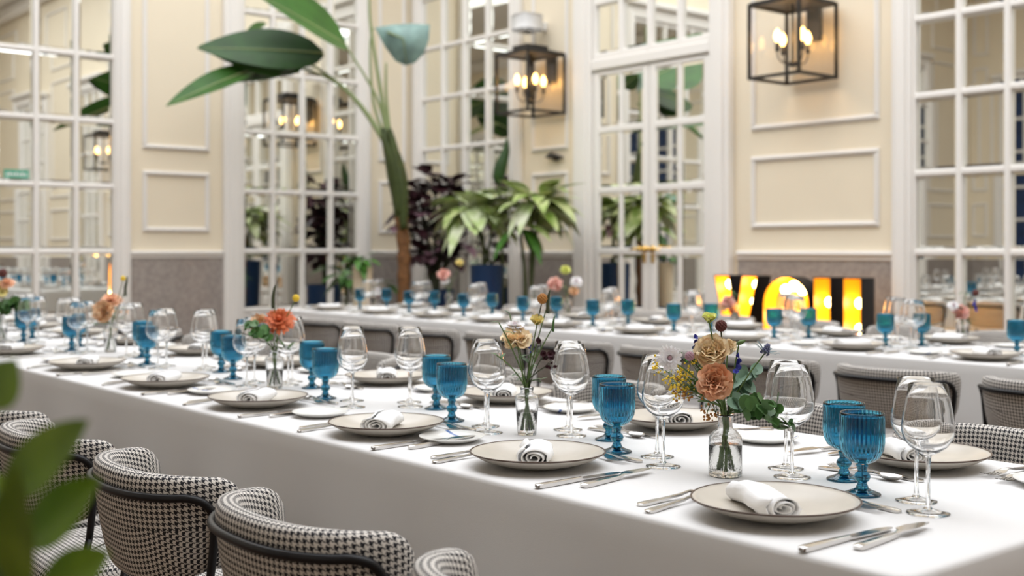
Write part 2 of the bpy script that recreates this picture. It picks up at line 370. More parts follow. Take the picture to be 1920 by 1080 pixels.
# ------------------------------------------------------------------ wall lanterns
def lantern(y, label):
    t = thing('wall_lantern', label, 'lantern', (7.215, y, 2.45), 0, 'iron box lanterns on the lantern wall')
    a, h, r = .222, .56, .011
    f = MB()
    for sx in (-1, 1):
        for sy in (-1, 1): f.box(sx*a-r, sx*a+r, sy*a-r, sy*a+r, 0, h)
        for z in (r, h-r):
            f.box(sx*a-r, sx*a+r, -a, a, z-r, z+r); f.box(-a, a, sx*a-r, sx*a+r, z-r, z+r)
    f.build('frame', 'iron', t, smooth=False)
    MB().rbox(-a, a, -a, a, h-.004, h+.012, .003).build('roof_plate', 'iron', t, smooth=False)
    MB().rbox(-.13, .13, -.11, .11, h+.012, h+.075, .006).build('top_cap', 'iron', t, smooth=False)
    MB().rbox(.24, .284, -.06, .06, h-.25, h+.05, .006).build('wall_plate', 'iron', t, smooth=False)
    MB().rbox(.10, .26, -.03, .03, h+.02, h+.06, .004).build('arm', 'iron', t, smooth=False)
    for k in range(4):
        q = MB().box(-a+r, a-r, -.0015, .0015, r*2, h-2*r).build('pane', 'pane_glass', t, smooth=False)
        ang = k*PI/2; q.rotation_euler = (0, 0, ang); q.location = (math.sin(ang)*a, -math.cos(ang)*a, 0)
    c = MB().tube([(0, 0, h), (0, 0, .10)], .009, 8)
    c.lathe([(0, .09), (.035, .10), (.03, .125), (.012, .14), (0, .15)], 12); c.build('centre_rod', 'iron', t)
    for k in range(4):
        ang = k*PI/2-.345; d = Vector((math.cos(ang), math.sin(ang), 0))
        am = MB().tube([Vector((0, 0, .13)), d*.05+UP*.115, d*.10+UP*.125, d*.125+UP*.16, d*.13+UP*.20], .005, 8).build('candle_arm', 'iron', t)
        MB().lathe([(0, 0), (.016, 0), (.016, .065), (0, .065)], 10, Matrix.Translation(d*.13+UP*.20)).build('candle_sleeve', 'iron', am)
        MB().lathe([(0, 0), (.012, .005), (.024, .035), (.026, .05), (.018, .078), (.006, .098), (0, .105)], 14, Matrix.Translation(d*.13+UP*.265)).build('bulb', 'bulb', am)
    return t
lantern(5.44, 'black iron box lantern with lit bulbs on wall between door and wide mirror window')
lantern(8.41, 'black iron box lantern with lit bulbs on narrow wall bay by corner plants')
lantern(2.47, 'black iron box lantern with lit bulbs seen reflected in mirrored panes')
# white device above the corner lantern
t = thing('wall_speaker', 'white boxy wall speaker mounted above the corner lantern', 'speaker', (7.5, 8.52, 3.22))
MB().rbox(-.34, -.10, -.10, .12, .02, .19, .02).build('housing', 'plastic_white', t); MB().rbox(-.12, 0, -.03, .03, .05, .13, .006).build('bracket', 'plastic_white', t, smooth=False)
t = thing('wall_ornament', 'small dark ornament fixed between mouldings on narrow lantern bay', 'ornament', (7.5, 8.36, 2.05))
MB().rbox(-.02, 0, -.04, .04, -.02, .03, .005).build('mount', 'iron', t, smooth=False)
MB().tube([(-.03, -.13, 0), (-.045, -.05, .012), (-.05, .03, .03), (-.035, .12, .02)], [.006, .024, .03, .008], 8).build('figure', 'iron', t)
# green sticker on a mirrored pane (illegible print)
t = thing('pane_sticker', 'small green sticker on lower mirror pane of left window', 'sticker', (3.29, RY1-.0215, 1.845))
MB().box(-.1, .11, -.001, 0, -.035, .04).build('sheet', 'sticker_green', t, smooth=False)
q = MB()
for k in range(7): q.box(-.085+k*.026, -.066+k*.026, -.002, -.001, -.012, .008+.006*(k % 2))
q.build('print', 'plastic_white', t, smooth=False)

# ------------------------------------------------------------------ marquee letters
def offset_poly(p, d):
    n = len(p); out = []
    for i in range(n):
        a, b_, c = Vector(p[i-1]), Vector(p[i]), Vector(p[(i+1) % n])
        e1 = (b_-a).normalized(); e2 = (c-b_).normalized(); n1 = Vector((-e1.y, e1.x)); n2 = Vector((-e2.y, e2.x))
        m = (n1+n2); m = m/max(.35, (m.length_squared/2)) ; out.append((b_+m*d)[:])
    return out
def letter(loops, bulbs, y, label):
    """loops: outlines in (u,z), counter-clockwise outer; u grows to the viewer's right; letter faces the tables"""
    t = thing('marquee_letter', label, 'light letter', (7.12, y, 0), 0, 'lit marquee letters by the lantern wall')
    P = lambda u, z, x: (x, -u, z)
    sh = MB(); ln = MB(); D = .16
    for lp in loops:
        inn = offset_poly(lp, .008); n = len(lp)
        for a, mb, s in ((lp, sh, 1), (inn, ln, -1)):
            mb.add([P(*q, 0) for q in a]+[P(*q, D) for q in a], [(i, (i+1) % n, n+(i+1) % n, n+i) for i in range(n)])
        sh.add([P(*q, 0) for q in lp]+[P(*q, 0) for q in inn], [(i, (i+1) % n, n+(i+1) % n, n+i) for i in range(n)])
    bm = bmesh.new(); ed = []
    for lp in loops:
        vs = [bm.verts.new(P(*q, D-.01)) for q in lp]; ed += [bm.edges.new((vs[i], vs[(i+1) % len(vs)])) for i in range(len(vs))]
    bmesh.ops.triangle_fill(bm, edges=ed, use_beauty=True)
    me = bpy.data.meshes.new('back_panel'); bm.to_mesh(me); bm.free(); me.materials.append(MAT['marquee_gold'])
    sh.build('shell', 'black_metal', t, smooth=False); ln.build('liner', 'marquee_gold', t, smooth=False); link('back_panel', me, t)
    bb = MB().ball((0, 0, 0), .036, 12, 8).mesh('bulb', 'marquee_bulb')
    for u, z in bulbs: link('bulb', bb, t, P(u, z, .10))
    return t
h = 1.0; s = .15
arc = lambda cx, cz, rx, rz, a0, a1, n: [(cx+rx*math.cos(R(a0+(a1-a0)*k/n)), cz+rz*math.sin(R(a0+(a1-a0)*k/n))) for k in range(n+1)]
U = [(-.2, h), *arc(0, .2, .2, .2, 180, 360, 16), (.2, h), (.2-s, h), *arc(0, .2, .05, .05, 0, -180, 8), (-.2+s, h)]
O = [arc(0, h-.21, .21, .21, 0, 180, 16)+arc(0, .21, .21, .21, 180, 360, 16), arc(0, h-.21, .065, .065, 180, 0, 10)+arc(0, .21, .065, .065, 0, -180, 10)]
Yp = [(-.075, 0), (.075, 0), (.075, .44), (.215, h), (.06, h), (0, .62), (-.06, h), (-.215, h), (-.075, .44)]
letter([U], [(-.125, z) for z in (.28, .46, .64, .82)]+[(.125, z) for z in (.28, .46, .64, .82)]+[(0, .1)], 4.99, 'lit yellow marquee letter U standing by granite dado')
letter(O, [(-.138, z) for z in (.3, .5, .7)]+[(.138, z) for z in (.3, .5, .7)]+[(-.075, .9), (.075, .9), (0, .93), (0, .07)], 5.43, 'lit yellow marquee letter O between letters Y and U')
letter([Yp], [(0, .1), (0, .25), (0, .40), (-.07, .62), (-.11, .80), (.07, .62), (.11, .80), (-.13, .93), (.13, .93)], 5.90, 'lit yellow marquee letter Y beside the double door')

# ------------------------------------------------------------------ tables and cloths
def table(x0, x1, y0, y1, nm, which):
    t = thing('banquet_table', 'long banquet table hidden under %s cloth' % nm, 'table', ((x0+x1)/2, (y0+y1)/2, 0), 0, 'long banquet tables')
    a, b_ = (x1-x0)/2-.006, (y1-y0)/2-.006
    MB().rbox(-a+.01, a-.01, -b_+.01, b_-.01, .715, .744, .004).build('tabletop', 'table_wood', t, smooth=False)
    for sx in (-1, 1):
        for q in (-1, -.33, .33, 1): MB().rbox(sx*.1-.03, sx*.1+.03, q*(b_-.12)-.03, q*(b_-.12)+.03, 0, .715, .004).build('leg', 'table_wood', t, smooth=False)
    # cloth: rounded rectangle outline, rounded shoulder, hanging drop with faint folds
    c = MB(); rad = .03; out = []
    L = 2*(a+b_)
    n1, n2 = 40, int(40*b_/a)
    def outline(ins):
        pts = []; A, B = a+.012-ins, b_+.012-ins; r = max(.004, rad-ins)
        for (cx, cy, a0) in ((A-r, -B+r, -90), (A-r, B-r, 0), (-A+r, B-r, 90), (-A+r, -B+r, 180)):
            for k in range(7):
                g = R(a0+k*15); pts.append((cx+r*math.cos(g), cy+r*math.sin(g)))
        res = []
        for i in range(28):
            p, q = pts[i], pts[(i+1) % 28]; res.append(p)
            if i % 7 == 6:
                m = n2 if i in (6, 20) else n1
                res += [(p[0]+(q[0]-p[0])*k/m, p[1]+(q[1]-p[1])*k/m) for k in range(1, m)]
        return res
    base = outline(0); n = len(base); rows = []
    prof = [(.03, .750), (.012, .7497), (.006, .748), (.002, .745), (0, .739)]+[(0, z) for z in (.70, .62, .5, .38, .26, .14, .015)]
    rnd = random.Random(which); ph = [rnd.uniform(0, 6) for _ in range(6)]
    for ins, z in prof:
        o_ = outline(ins); row = []
        for i, (x, y) in enumerate(o_):
            k = max(0, (.72-z)/.72); x2, y2 = base[i]; l = math.hypot(x2, y2)
            s_ = (x2+y2)*1.0; w = .016*k*(math.sin(s_*5.1+ph[0])+.6*math.sin(s_*11+ph[1])+.4*math.sin(s_*2.3+ph[2]))+.012*k
            nx = 1 if abs(abs(x2)-a-.012) < .031 else 0; ny = 1 if abs(abs(y2)-b_-.012) < .031 else 0
            if which == 0 and x2 > 0 and nx: x -= .29*min(1, max(0, (.71-z)/.2))**1.5     # seats push the cloth in on the wall side
            row.append((x+math.copysign(w*nx, x2), y+math.copysign(w*ny, y2), z))
        rows.append(row)
    V = [p for r_ in rows for p in r_]; F = []
    for j in range(len(rows)-1):
        for i in range(n): F.append((j*n+i, (j+1)*n+i, (j+1)*n+(i+1) % n, j*n+(i+1) % n))
    F.append(tuple(range(n)))
    o = c.add(V, F).build('tablecloth', 'cloth'); o.location = t.location
    tag(o, 'off-white cloth hanging to the floor over %s' % which_name[which], 'tablecloth', 'long table cloths')
which_name = {0: 'the front table in the aisle of leafy plant', 1: 'the back table nearest the lantern wall'}
which_name[0] = 'the front table beside the leafy foreground plant'
TZ = .750
NX0, NX1, NY0, NY1 = 1.462, 2.42, .915, 8.0
FX0, FX1, FY0, FY1 = 4.42, 5.42, .9, 8.0
table(NX0, NX1, NY0, NY1, 'the front', 0); table(FX0, FX1, FY0, FY1, 'the back', 1)

# ------------------------------------------------------------------ tableware meshes
def lathe_mesh(name, prof, m, seg=40, close=True, rmod=None, weld=True): return MB().lathe(prof, seg, None, rmod, close).mesh(name, m, weld=weld)
WG = [('bowl', lathe_mesh('bowl', [(0.0008, .0965), (.006, .098), (.018, .1045), (.032, .1145), (.0405, .1275), (.0440, .140), (.0437, .152), (.0405, .172), (.036, .195), (.0315, .2195), (.0310, .2202),
        (.0305, .2195), (.0350, .195), (.0395, .172), (.0427, .152), (.0430, .1405), (.0393, .1285), (.0305, .116), (.016, .1065), (.0008, .1015)], 'glass', 40)),
      ('stem', lathe_mesh('stem', [(.0006, .0085), (.0075, .0085), (.0045, .014), (.0036, .03), (.0034, .06), (.0036, .082), (.0052, .0945), (.0056, .0972), (.0006, .0968)], 'glass', 16)),
      ('foot', lathe_mesh('foot', [(.0006, 0), (.0355, 0), (.0362, .001), (.0355, .002), (.022, .004), (.0076, .0084), (.0006, .0084)], 'glass', 40))]
rib = lambda a, z, r: 1+(.020*math.cos(a*32) if .066 < z < .146 and r > .0369 else (.012*math.cos(a*32) if r > .031 and z < .08 else 0))
GB = [('bowl', lathe_mesh('bowl', [(.0008, .056), (.010, .057), (.022, .0615), (.032, .070), (.0378, .083), (.0396, .098), (.0396, .120), (.0394, .143), (.0396, .1500), (.0388, .1512),
        (.0372, .1500), (.0368, .143), (.0368, .120), (.0366, .098), (.0348, .0845), (.029, .073), (.019, .0655), (.0008, .062)], 'blue_glass', 160, rmod=rib)),
      ('stem', lathe_mesh('stem', [(.0008, .012), (.0125, .012), (.0105, .016), (.0085, .021), (.0088, .0235), (.0128, .027), (.0152, .033), (.0128, .039), (.0088, .0425), (.0085, .046), (.0105, .0515), (.0115, .0558), (.0008, .0558)], 'blue_glass_thick', 24)),
      ('foot', lathe_mesh('foot', [(.0008, 0), (.0325, 0), (.0335, .002), (.0325, .0035), (.024, .0065), (.0155, .010), (.0128, .0118), (.0008, .0118)], 'blue_glass_thick', 40))]
wav = lambda a, z, r: 1+.004*math.sin(3*a+1)+.003*math.sin(5*a)
PLT = [('body', lathe_mesh('body', [(.001, 0), (.058, 0), (.062, .002), (.085, .007), (.115, .0165), (.136, .0275), (.1405, .0312), (.1385, .0322), (.130, .0285), (.110, .0195), (.085, .0115), (.055, .0075), (.001, .0065)], 'plate_body', 64, rmod=wav)),
       ('rim', lathe_mesh('rim', [(.1388, .0295), (.1415, .0310), (.1412, .0328), (.1392, .0332), (.1378, .0322)], 'plate_rim', 64, rmod=wav))]
SPL = [('side_plate', lathe_mesh('side_plate', [(.001, 0), (.042, 0), (.045, .0015), (.060, .006), (.0745, .0125), (.077, .0146), (.0755, .0155), (.060, .009), (.045, .0052), (.001, .0045)], 'side_plate', 48))]
def napkin_mesh(seed):
    rnd = random.Random(seed); mb = MB(); Ln = .150; n = 80; turns = 3.15; th = .0022
    def prof(k, off):
        a = k/n*turns*2*PI; r = .0030+.0066*a/(2*PI)+off; x = r*math.cos(a)*1.40; z = r*math.sin(a)*.95
        return x, z
    zmin = min(prof(k, th)[1] for k in range(n+1)); ny = 7
    for j in range(ny):
        y = -Ln/2+Ln*j/(ny-1); sk = 1+.05*math.sin(j*1.3+seed)
        for side in (0, th):
            for k in range(n+1):
                x, z = prof(k, side); zz = z-zmin
                mb.v.append((x*sk+.004*math.sin(j+seed)+(.002*rnd.uniform(-1, 1) if k > n*.7 else 0), y+.004*math.sin(k*.35+seed), zz*(.93+.05*math.sin(j*.9+seed*2))))
    m = 2*(n+1)
    for j in range(ny-1):
        for k in range(n):
            a = j*m+k; mb.f.append((a, a+1, a+m+1, a+m)); b_ = a+n+1; mb.f.append((b_, b_+m, b_+m+1, b_+1))
        for k in (0, n):
            a = j*m+k; mb.f.append((a, a+m, a+m+n+1, a+n+1))
    for j in (0, ny-1):
        for k in range(n): a = j*m+k; mb.f.append((a, a+n+1, a+n+2, a+1))
    return mb.mesh('napkin', 'napkin', weld=True)
NAP = [napkin_mesh(k) for k in range(4)]
# flat blade-like bar along +y: sections (y, half width, z centre, thickness)
def bar(mb, secs):
    o = len(mb.v)
    for y, w, z, t in secs:
        mb.v += [(-w, y, z-t/2), (0, y, z-t/2-.0002), (w, y, z-t/2), (w, y, z+t/2), (0, y, z+t/2+t*.25), (-w, y, z+t/2)]
    for j in range(len(secs)-1):
        for k in range(6): a = o+j*6+k; b_ = o+j*6+(k+1) % 6; mb.f.append((a, b_, b_+6, a+6))
    mb.f.append(tuple(o+k for k in range(6))[::-1]); e = o+(len(secs)-1)*6; mb.f.append(tuple(e+k for k in range(6))); return mb
KH = bar(MB(), [(-.115, .004, .004, .004), (-.112, .0075, .004, .006), (-.10, .0085, .0042, .0072), (-.03, .0062, .0048, .0066), (0, .0045, .005, .006)])
KB = bar(MB(), [(-.001, .0045, .005, .004), (.01, .0085, .005, .0022), (.05, .0095, .0048, .0016), (.09, .009, .0045, .0013), (.108, .005, .0042, .001), (.114, .0012, .004, .0008)])
FB = bar(MB(), [(-.001, .0042, .006, .004), (.012, .0045, .0085, .0028), (.02, .0115, .010, .0018), (.05, .0125, .010, .0014), (.085, .008, .009, .0012), (.103, .002, .008, .0009)])
def fork_head():
    mb = bar(MB(), [(-.001, .0032, .0075, .0036), (.02, .003, .011, .003), (.032, .007, .011, .0022), (.045, .0115, .008, .002), (.055, .012, .006, .002)])
    for k in range(4):
        x = -.0105+k*.007; o = len(mb.v); t = MB(); bar(t, [(.054, .0022, .006, .002), (.075, .0018, .005, .0018), (.094, .0016, .008, .0015), (.102, .0008, .010, .001)]); mb.add([(v[0]+x, v[1], v[2]) for v in t.v], t.f)
    return mb
def spoon_head():
    mb = MB(); bar(mb, [(-.001, .0032, .0075, .0036), (.02, .003, .011, .003), (.036, .004, .010, .0026)])
    nu, nv = 10, 9
    for lay in (0, -.0016):
        def P(i, j):
            a = 2*PI*i/nu; r = j/(nv-1); x = .0165*r*math.sin(a); y = .062+.029*r*math.cos(a)*(1 if math.cos(a) > 0 else 1.02); return (x, y, .011-.009*(1-r*r)+lay*(1 if r < .98 else 0))
        vs = [P(i, j) for j in range(nv) for i in range(nu)]; mb.add(vs, [(j*nu+i, j*nu+(i+1) % nu, (j+1)*nu+(i+1) % nu, (j+1)*nu+i) for j in range(nv-1) for i in range(nu)])
    return mb
FH = bar(MB(), [(-.105, .004, .0025, .003), (-.10, .0085, .003, .0042), (-.085, .009, .0035, .0045), (-.04, .005, .0055, .004), (0, .0034, .0078, .004)])
def flat(a, b_):                                   # one joined mesh for far copies
    m = MB(); m.add(a.v, a.f); m.add(b_.v, b_.f); return m
CUT = {}
for nm, hd, tp, part in (('dinner_knife', KH, KB, 'blade'), ('fish_knife', KH, FB, 'blade'), ('fork', FH, fork_head(), 'tines'), ('spoon', FH, spoon_head(), 'spoon_bowl')):
    CUT[nm] = [('handle', hd.mesh('handle', 'steel', angle=50)), (part, tp.mesh(part, 'steel', angle=50))]; CUT[nm+'_far'] = [(nm, flat(hd, tp).mesh(nm, 'steel'))]

# ------------------------------------------------------------------ place settings
NAPD = {('o', 0): ((1410, 922), (1500, 962)), ('o', 1): ((1020, 825), (1010, 862)), ('o', 2): ((738, 780), (690, 803)), ('o', 3): ((512, 733), (458, 752)), ('o', 4): ((330, 697), (275, 714)),
        ('w', 0): ((1670, 832), (1730, 858)), ('w', 1): ((1245, 775), (1285, 795)), ('w', 2): ((945, 722), (935, 742)), ('w', 3): ((718, 690), (708, 708))}
NAPO = {('o', 0): (-.012, .012), ('o', 1): (-.005, -.005), ('o', 2): (0, .01), ('w', 0): (-.01, .03)}
def J(a): return random.uniform(-a, a)
NEAR_O = [1.261, 1.87, 2.433, 3.088, 3.712, 4.45, 5.30, 5.95, 6.60, 7.25]
NEAR_W = [1.364, 2.05, 2.72, 3.34, 4.10, 4.76, 5.50, 6.15, 6.85, 7.50]
FAR_O = [7.62-.64*k for k in range(11)]; FAR_W = [7.50-.64*k for k in range(11)]
def setting(i, y, tb, side):
    """side 'o' = open side (low x), 'w' = lantern-wall side (high x)"""
    near = tb == 'n'; sg = 1 if side == 'o' else -1
    ex = (NX0 if side == 'o' else NX1) if near else (FX0 if side == 'o' else FX1)
    place = '%s place from %s, %s side, %s table' % (ORD[i], 'bare corner' if near else 'palm end', 'open' if side == 'o' else 'wall', 'front' if near else 'back')
    fx = '' if near else '_far'
    X = lambda d: ex+sg*d
    g = ' at %s table, %s side' % ('front' if near else 'back', 'open' if side == 'o' else 'wall')
    jx, jy = (0, 0) if (near and i < 4) else (J(.012), J(.02)); y += jy
    put('dinner_plate', PLT, 'cream dark-rimmed dinner plate, '+place, 'plate', (X(.162 if side == 'o' else .185)+jx, y, TZ), J(3), 'dinner plates'+g)
    pc = Vector((X(.162 if side == 'o' else .185)+jx, y, TZ+.0085))
    if near and (side, i) in NAPD:
        p, q = (at(x, y_, (EYE-.785)*FPX/(y_-HZ)) for x, y_ in NAPD[side, i]); ang = math.atan2(-(q-p).x, (q-p).y)
    elif near: ang = R(-42)+J(.25)
    else: ang = J(1.2)
    off = NAPO.get((side, i), (0, 0)) if near else (0, 0)
    nk = put('napkin', [('napkin', NAP[random.randrange(4)])], 'white rolled napkin on the plate, '+place, 'napkin', pc+Vector((off[0], off[1], .0)), ang, 'rolled napkins'+g)
    if not (near and side == 'o' and i == 0):
        dy = (.365 if i < 4 else .35) if side == 'o' else -.285
        if not near: dy = sg*.30
        sy = y+dy
        lim = (NY0, NY1) if near else (FY0, FY1)
        if lim[0]+.09 < sy < lim[1]-.09: put('side_plate', SPL, 'small white side plate, '+place, 'plate', (X(.205 if side == 'o' else .178)+J(.01), sy, TZ), J(3), 'side plates'+g)
    ki = -sg
    base = -PI/2 if side == 'o' else PI/2          # cutlery +y axis points to the table centre
    k1, k2 = (.178, .197) if side == 'o' else (.185, .215)
    put('dinner_knife', CUT['dinner_knife'+fx], 'steel dinner knife, '+place, 'knife', (X(.118+J(.006)), y+ki*k1, TZ+.0005), base+J(.05), 'dinner knives'+g)
    put('fish_knife', CUT['fish_knife'+fx], 'steel broad-bladed fish knife, '+place, 'knife', (X(.19+J(.006)), y+ki*(k2+.018), TZ+.0005), base+R(6)*sg+J(.05), 'fish knives'+g)
    f1 = .163 if side == 'o' else .165
    put('fork', CUT['fork'+fx], 'steel inner fork beside plate, '+place, 'fork', (X(.112+J(.006)), y-ki*(f1), TZ), base+R(4)*sg+J(.04), 'inner forks'+g)
    put('fork', CUT['fork'+fx], 'steel outer fork beside plate, '+place, 'fork', (X(.145+J(.006)), y-ki*(f1+.035), TZ), base-R(3)*sg+J(.04), 'outer forks'+g)
    db = (.322, .350) if side == 'o' else (.345, .371)
    put('fork', CUT['fork'+fx], 'steel dessert fork above plate, '+place, 'fork', (X(db[0]), y+ki*.005+J(.008), TZ), R(180 if side == 'o' else 0)+J(.05), 'dessert forks'+g)
    put('spoon', CUT['spoon'+fx], 'steel dessert spoon above plate, '+place, 'spoon', (X(db[1]), y+ki*.01+J(.008), TZ), R(0 if side == 'o' else 180)+J(.05), 'dessert spoons'+g)
    if near:
        gl = ((.380, -.155, 'outer'), (.450, -.085, 'inner')) if side == 'o' else ((.475, .076, 'outer'), (.412, .154, 'inner'))
        gb = (.418, .02) if side == 'o' else (.438, .005)
    else:
        gl = ((.36, -.19, 'outer'), (.43, -.12, 'inner')) if side == 'o' else ((.36, .19, 'outer'), (.43, .12, 'inner')); gb = (.42, .0)
    ov = OVER.get((tb, side, i))
    P = [(X(gb[0])+J(.004), y+gb[1])]+[(X(d)+J(.004), y+dy) for d, dy, _ in gl]
    if ov: P = ov
    put('water_goblet', GB, 'ribbed blue glass goblet, '+place, 'goblet', (*P[0], TZ+.0006), J(3), 'blue goblets'+g)
    for k in (1, 2): put('wine_glass', WG, 'clear stemmed %s wine glass, ' % gl[k-1][2]+place, 'wine glass', (*P[k], TZ+.0006), J(3), gl[k-1][2]+' wine glasses'+g)
# spots read off the photograph for the nearest places
OVER = {('n', 'o', 0): [(1.889, 1.269), (1.842, 1.108), (1.915, 1.175)], ('n', 'w', 0): [(1.984, 1.374), (1.928, 1.455), (1.993, 1.52)],
        ('n', 'o', 1): [(1.868, 1.883), (1.818, 1.697), (1.892, 1.784)], ('n', 'w', 1): [(1.974, 2.016), (1.945, 2.115), (2.004, 2.192)],
        ('n', 'o', 2): [(1.872, 2.497), (1.821, 2.281), (1.881, 2.367)], ('n', 'w', 2): [(1.982, 2.716), (1.952, 2.80), (2.005, 2.882)],
        ('n', 'o', 3): [(1.860, 3.113), (1.819, 2.896), (1.894, 3.019)], ('n', 'w', 3): [(1.969, 3.379), (1.95, 3.50), (2.01, 3.58)],
        ('n', 'o', 4): [(1.896, 3.789), (1.83, 3.56), (1.90, 3.64)], ('n', 'w', 4): [(1.97, 4.029), (1.945, 4.13), (2.0, 4.215)]}
for i, y in enumerate(NEAR_O): setting(i, y, 'n', 'o')
for i, y in enumerate(NEAR_W): setting(i, y, 'n', 'w')
for i, y in enumerate(FAR_O): setting(i, y, 'f', 'o')
for i, y in enumerate(FAR_W): setting(i, y, 'f', 'w')

# ------------------------------------------------------------------ chairs
def uvset(me, uvs):                                  # uvs: per-vertex metres, seams avoided by duplicate columns
    l = me.uv_layers.new(name='UVMap')
    for lp in me.loops: l.data[lp.index].uv = uvs[lp.vertex_index]
CA, CB, PH = .222, .178, R(86)
def plan(t, z):                                      # centre line of the back cushion; its outward normal
    f = max(0, min(1, (z-.46)/.318)); tap = .86+.14*f**.9
    def P(t):
        ph = t*PH; return Vector((CA*tap*math.copysign(abs(math.sin(ph))**.82, ph), -CB*(.93+.07*f)*math.cos(ph)**.62-.03*f*math.cos(ph)-.02, z))
    e = .004; d = (P(min(t+e, .999))-P(max(t-e, -.999))).normalized(); return P(t), Vector((d.y, -d.x, 0)), P
def back_mesh():
    mb = MB(); uv = []; nt, nr = 48, 28; th = .024; u = 0; prev = None
    for i in range(nt+1):
        t = math.copysign(abs(-1+2*i/nt)**.9, -1+2*i/nt)*.998; at_ = abs(t)
        e = math.sqrt(max(.0, 1-((at_-.88)/.12)**2)) if at_ > .88 else 1; e = max(e, .04)
        ztop = .778-.012*at_**3; zbot = .560+.055*at_**2.5; zc = (ztop+zbot)/2; hh = (ztop-zbot)/2*(.45+.55*e if at_ > .88 else 1)
        c0 = plan(t, .70)[0]
        if prev is not None: u += (c0-prev).length
        prev = c0; per = 0; last = None
        for k in range(nr+1):
            a = 2*PI*k/nr; ca, sa = math.cos(a), math.sin(a)
            zz = math.copysign(abs(sa)**.75, sa)*hh; ww = math.copysign(abs(ca)**.5, ca)*th*e*(1.0+.15*zz/hh)
            c, nrm, _ = plan(t, zc+zz); p = c+nrm*ww
            if last is not None: per += (p-last).length
            last = p.copy(); mb.v.append(p[:]); uv.append((u, per))
    m = nr+1
    for i in range(nt):
        for k in range(nr): a = i*m+k; mb.f.append((a, a+m, a+m+1, a+1))
    mb.f.append(tuple(range(nr))); mb.f.append(tuple(nt*m+k for k in range(nr))[::-1])
    me = mb.mesh('backrest', 'houndstooth'); uvset(me, uv); return me
def seat_outline(a, b_, r, n=6):
    pts = []
    for cx, cy, a0, rr in ((a-r, -b_+r*1.5, -90, r*1.5), (a-r, b_-r, 0, r), (-a+r, b_-r, 90, r), (-a+r, -b_+r*1.5, 180, r*1.5)):
        cx = math.copysign(a-rr, cx)
        for k in range(n+1): g = R(a0+90*k/n); pts.append((cx+rr*math.cos(g), cy+rr*math.sin(g)))
    return pts
def seat_mesh():
    mb = MB(); uv = []; rings = []
    for ins, z in ((.02, .410), (.004, .414), (0, .425), (0, .452), (.004, .466), (.016, .477), (.05, .484), (.12, .487), (.22, .488)):
        o = seat_outline(.228-ins, .22-ins, max(.012, .075-ins)); rings.append(o)
        for x, y in o: mb.v.append((x, y+.01, z)); uv.append((x+(z if z < .46 else .46)*.0+.0, y+(z if z < .47 else .47)))
    n = len(rings[0])
    for j in range(len(rings)-1):
        for i in range(n): mb.f.append((j*n+i, j*n+(i+1) % n, (j+1)*n+(i+1) % n, (j+1)*n+i))
    mb.f.append(tuple((len(rings)-1)*n+i for i in range(n))); mb.f.append(tuple(range(n))[::-1])
    me = mb.mesh('seat', 'houndstooth'); uvset(me, uv); return me
def smooth_path(pts, n=5):
    pts = [Vector(p) for p in pts]; out = []
    for i in range(len(pts)-1):
        p0, p1, p2, p3 = pts[max(i-1, 0)], pts[i], pts[i+1], pts[min(i+2, len(pts)-1)]
        for k in range(n):
            t = k/n; out.append(.5*((2*p1)+(-p0+p2)*t+(2*p0-5*p1+4*p2-p3)*t*t+(-p0+3*p1-3*p2+p3)*t**3))
    return out+[pts[-1]]
def outer(t, z, gap=.030):                           # point just outside the backrest
    c, n, _ = plan(t, z); return c+n*gap
top = [outer(-.70+k*.1, .738) for k in range(15)]
cor = lambda s: [outer(s*.79, .727), outer(s*.84, .695), outer(s*.83, .63), outer(s*.80, .55)]
arch = smooth_path(cor(-1)[::-1]+top+cor(1), 4)
CH_FRAME = MB().tube(arch, .0080, 10).mesh('back_frame', 'black_metal')
pL = outer(-.80, .55); pR = outer(.80, .55)
def leg(p, q): return MB().tube([p, p*.7+Vector(q)*.3, q], [.0080, .0085, .0080], 10).mesh('leg', 'black_metal')
RL = [leg(pL, (-.20, -.235, 0)), leg(pR, (.20, -.235, 0))]
FL = [MB().tube(smooth_path([(s*.20, .12, .40), (s*.222, .18, .405), (s*.232, .212, .385), (s*.236, .222, .33), (s*.25, .23, 0)], 5), .0085, 10).mesh('leg', 'black_metal') for s in (-1, 1)]
so = seat_outline(.231, .223, .08); so.append(so[0])
RIM = MB().tube([(x, y+.01, .412) for x, y in so], .0095, 8).mesh('seat_rim', 'black_metal')
CHAIR = [('backrest', back_mesh()), ('back_frame', CH_FRAME), ('seat', seat_mesh()), ('seat_rim', RIM), ('leg', RL[0]), ('leg', RL[1]), ('leg', FL[0]), ('leg', FL[1])]
def chair(x, y, rz, label, group): put('dining_chair', CHAIR, label, 'chair', (x, y, 0), rz, group)
NC = [1.16, 1.73, 2.29, 2.88, 3.46, 4.06, 4.65]
for i, y in enumerate(NC): chair(1.135+(.0, -.01, -.01, -.02, .01, .01, 0)[i], y, -PI/2+R((0, -2, -3, -2, 2, 0, 1)[i]), 'houndstooth tub chair, %s from bare corner, open side, front table' % ORD[i], 'chairs on open side of front table')
for i, y in enumerate(NEAR_W): chair(2.50+J(.03), y+J(.02)+(.06 if i == 0 else -.02), PI/2+J(.08), 'houndstooth tub chair, %s from bare corner, wall side, front table' % ORD[i], 'chairs on wall side of front table')
for i, y in enumerate([1.86+.575*k for k in range(10)][::-1]): chair(3.95+J(.02), y+J(.015), -PI/2+J(.08), 'houndstooth tub chair, %s from palm end, open side, back table' % ORD[i], 'chairs on open side of back table')
for i, y in enumerate(FAR_W[:8]): chair(5.70+J(.03), y+J(.02), PI/2+J(.08), 'houndstooth tub chair, %s from palm end, wall side, back table' % ORD[i], 'chairs on wall side of back table')

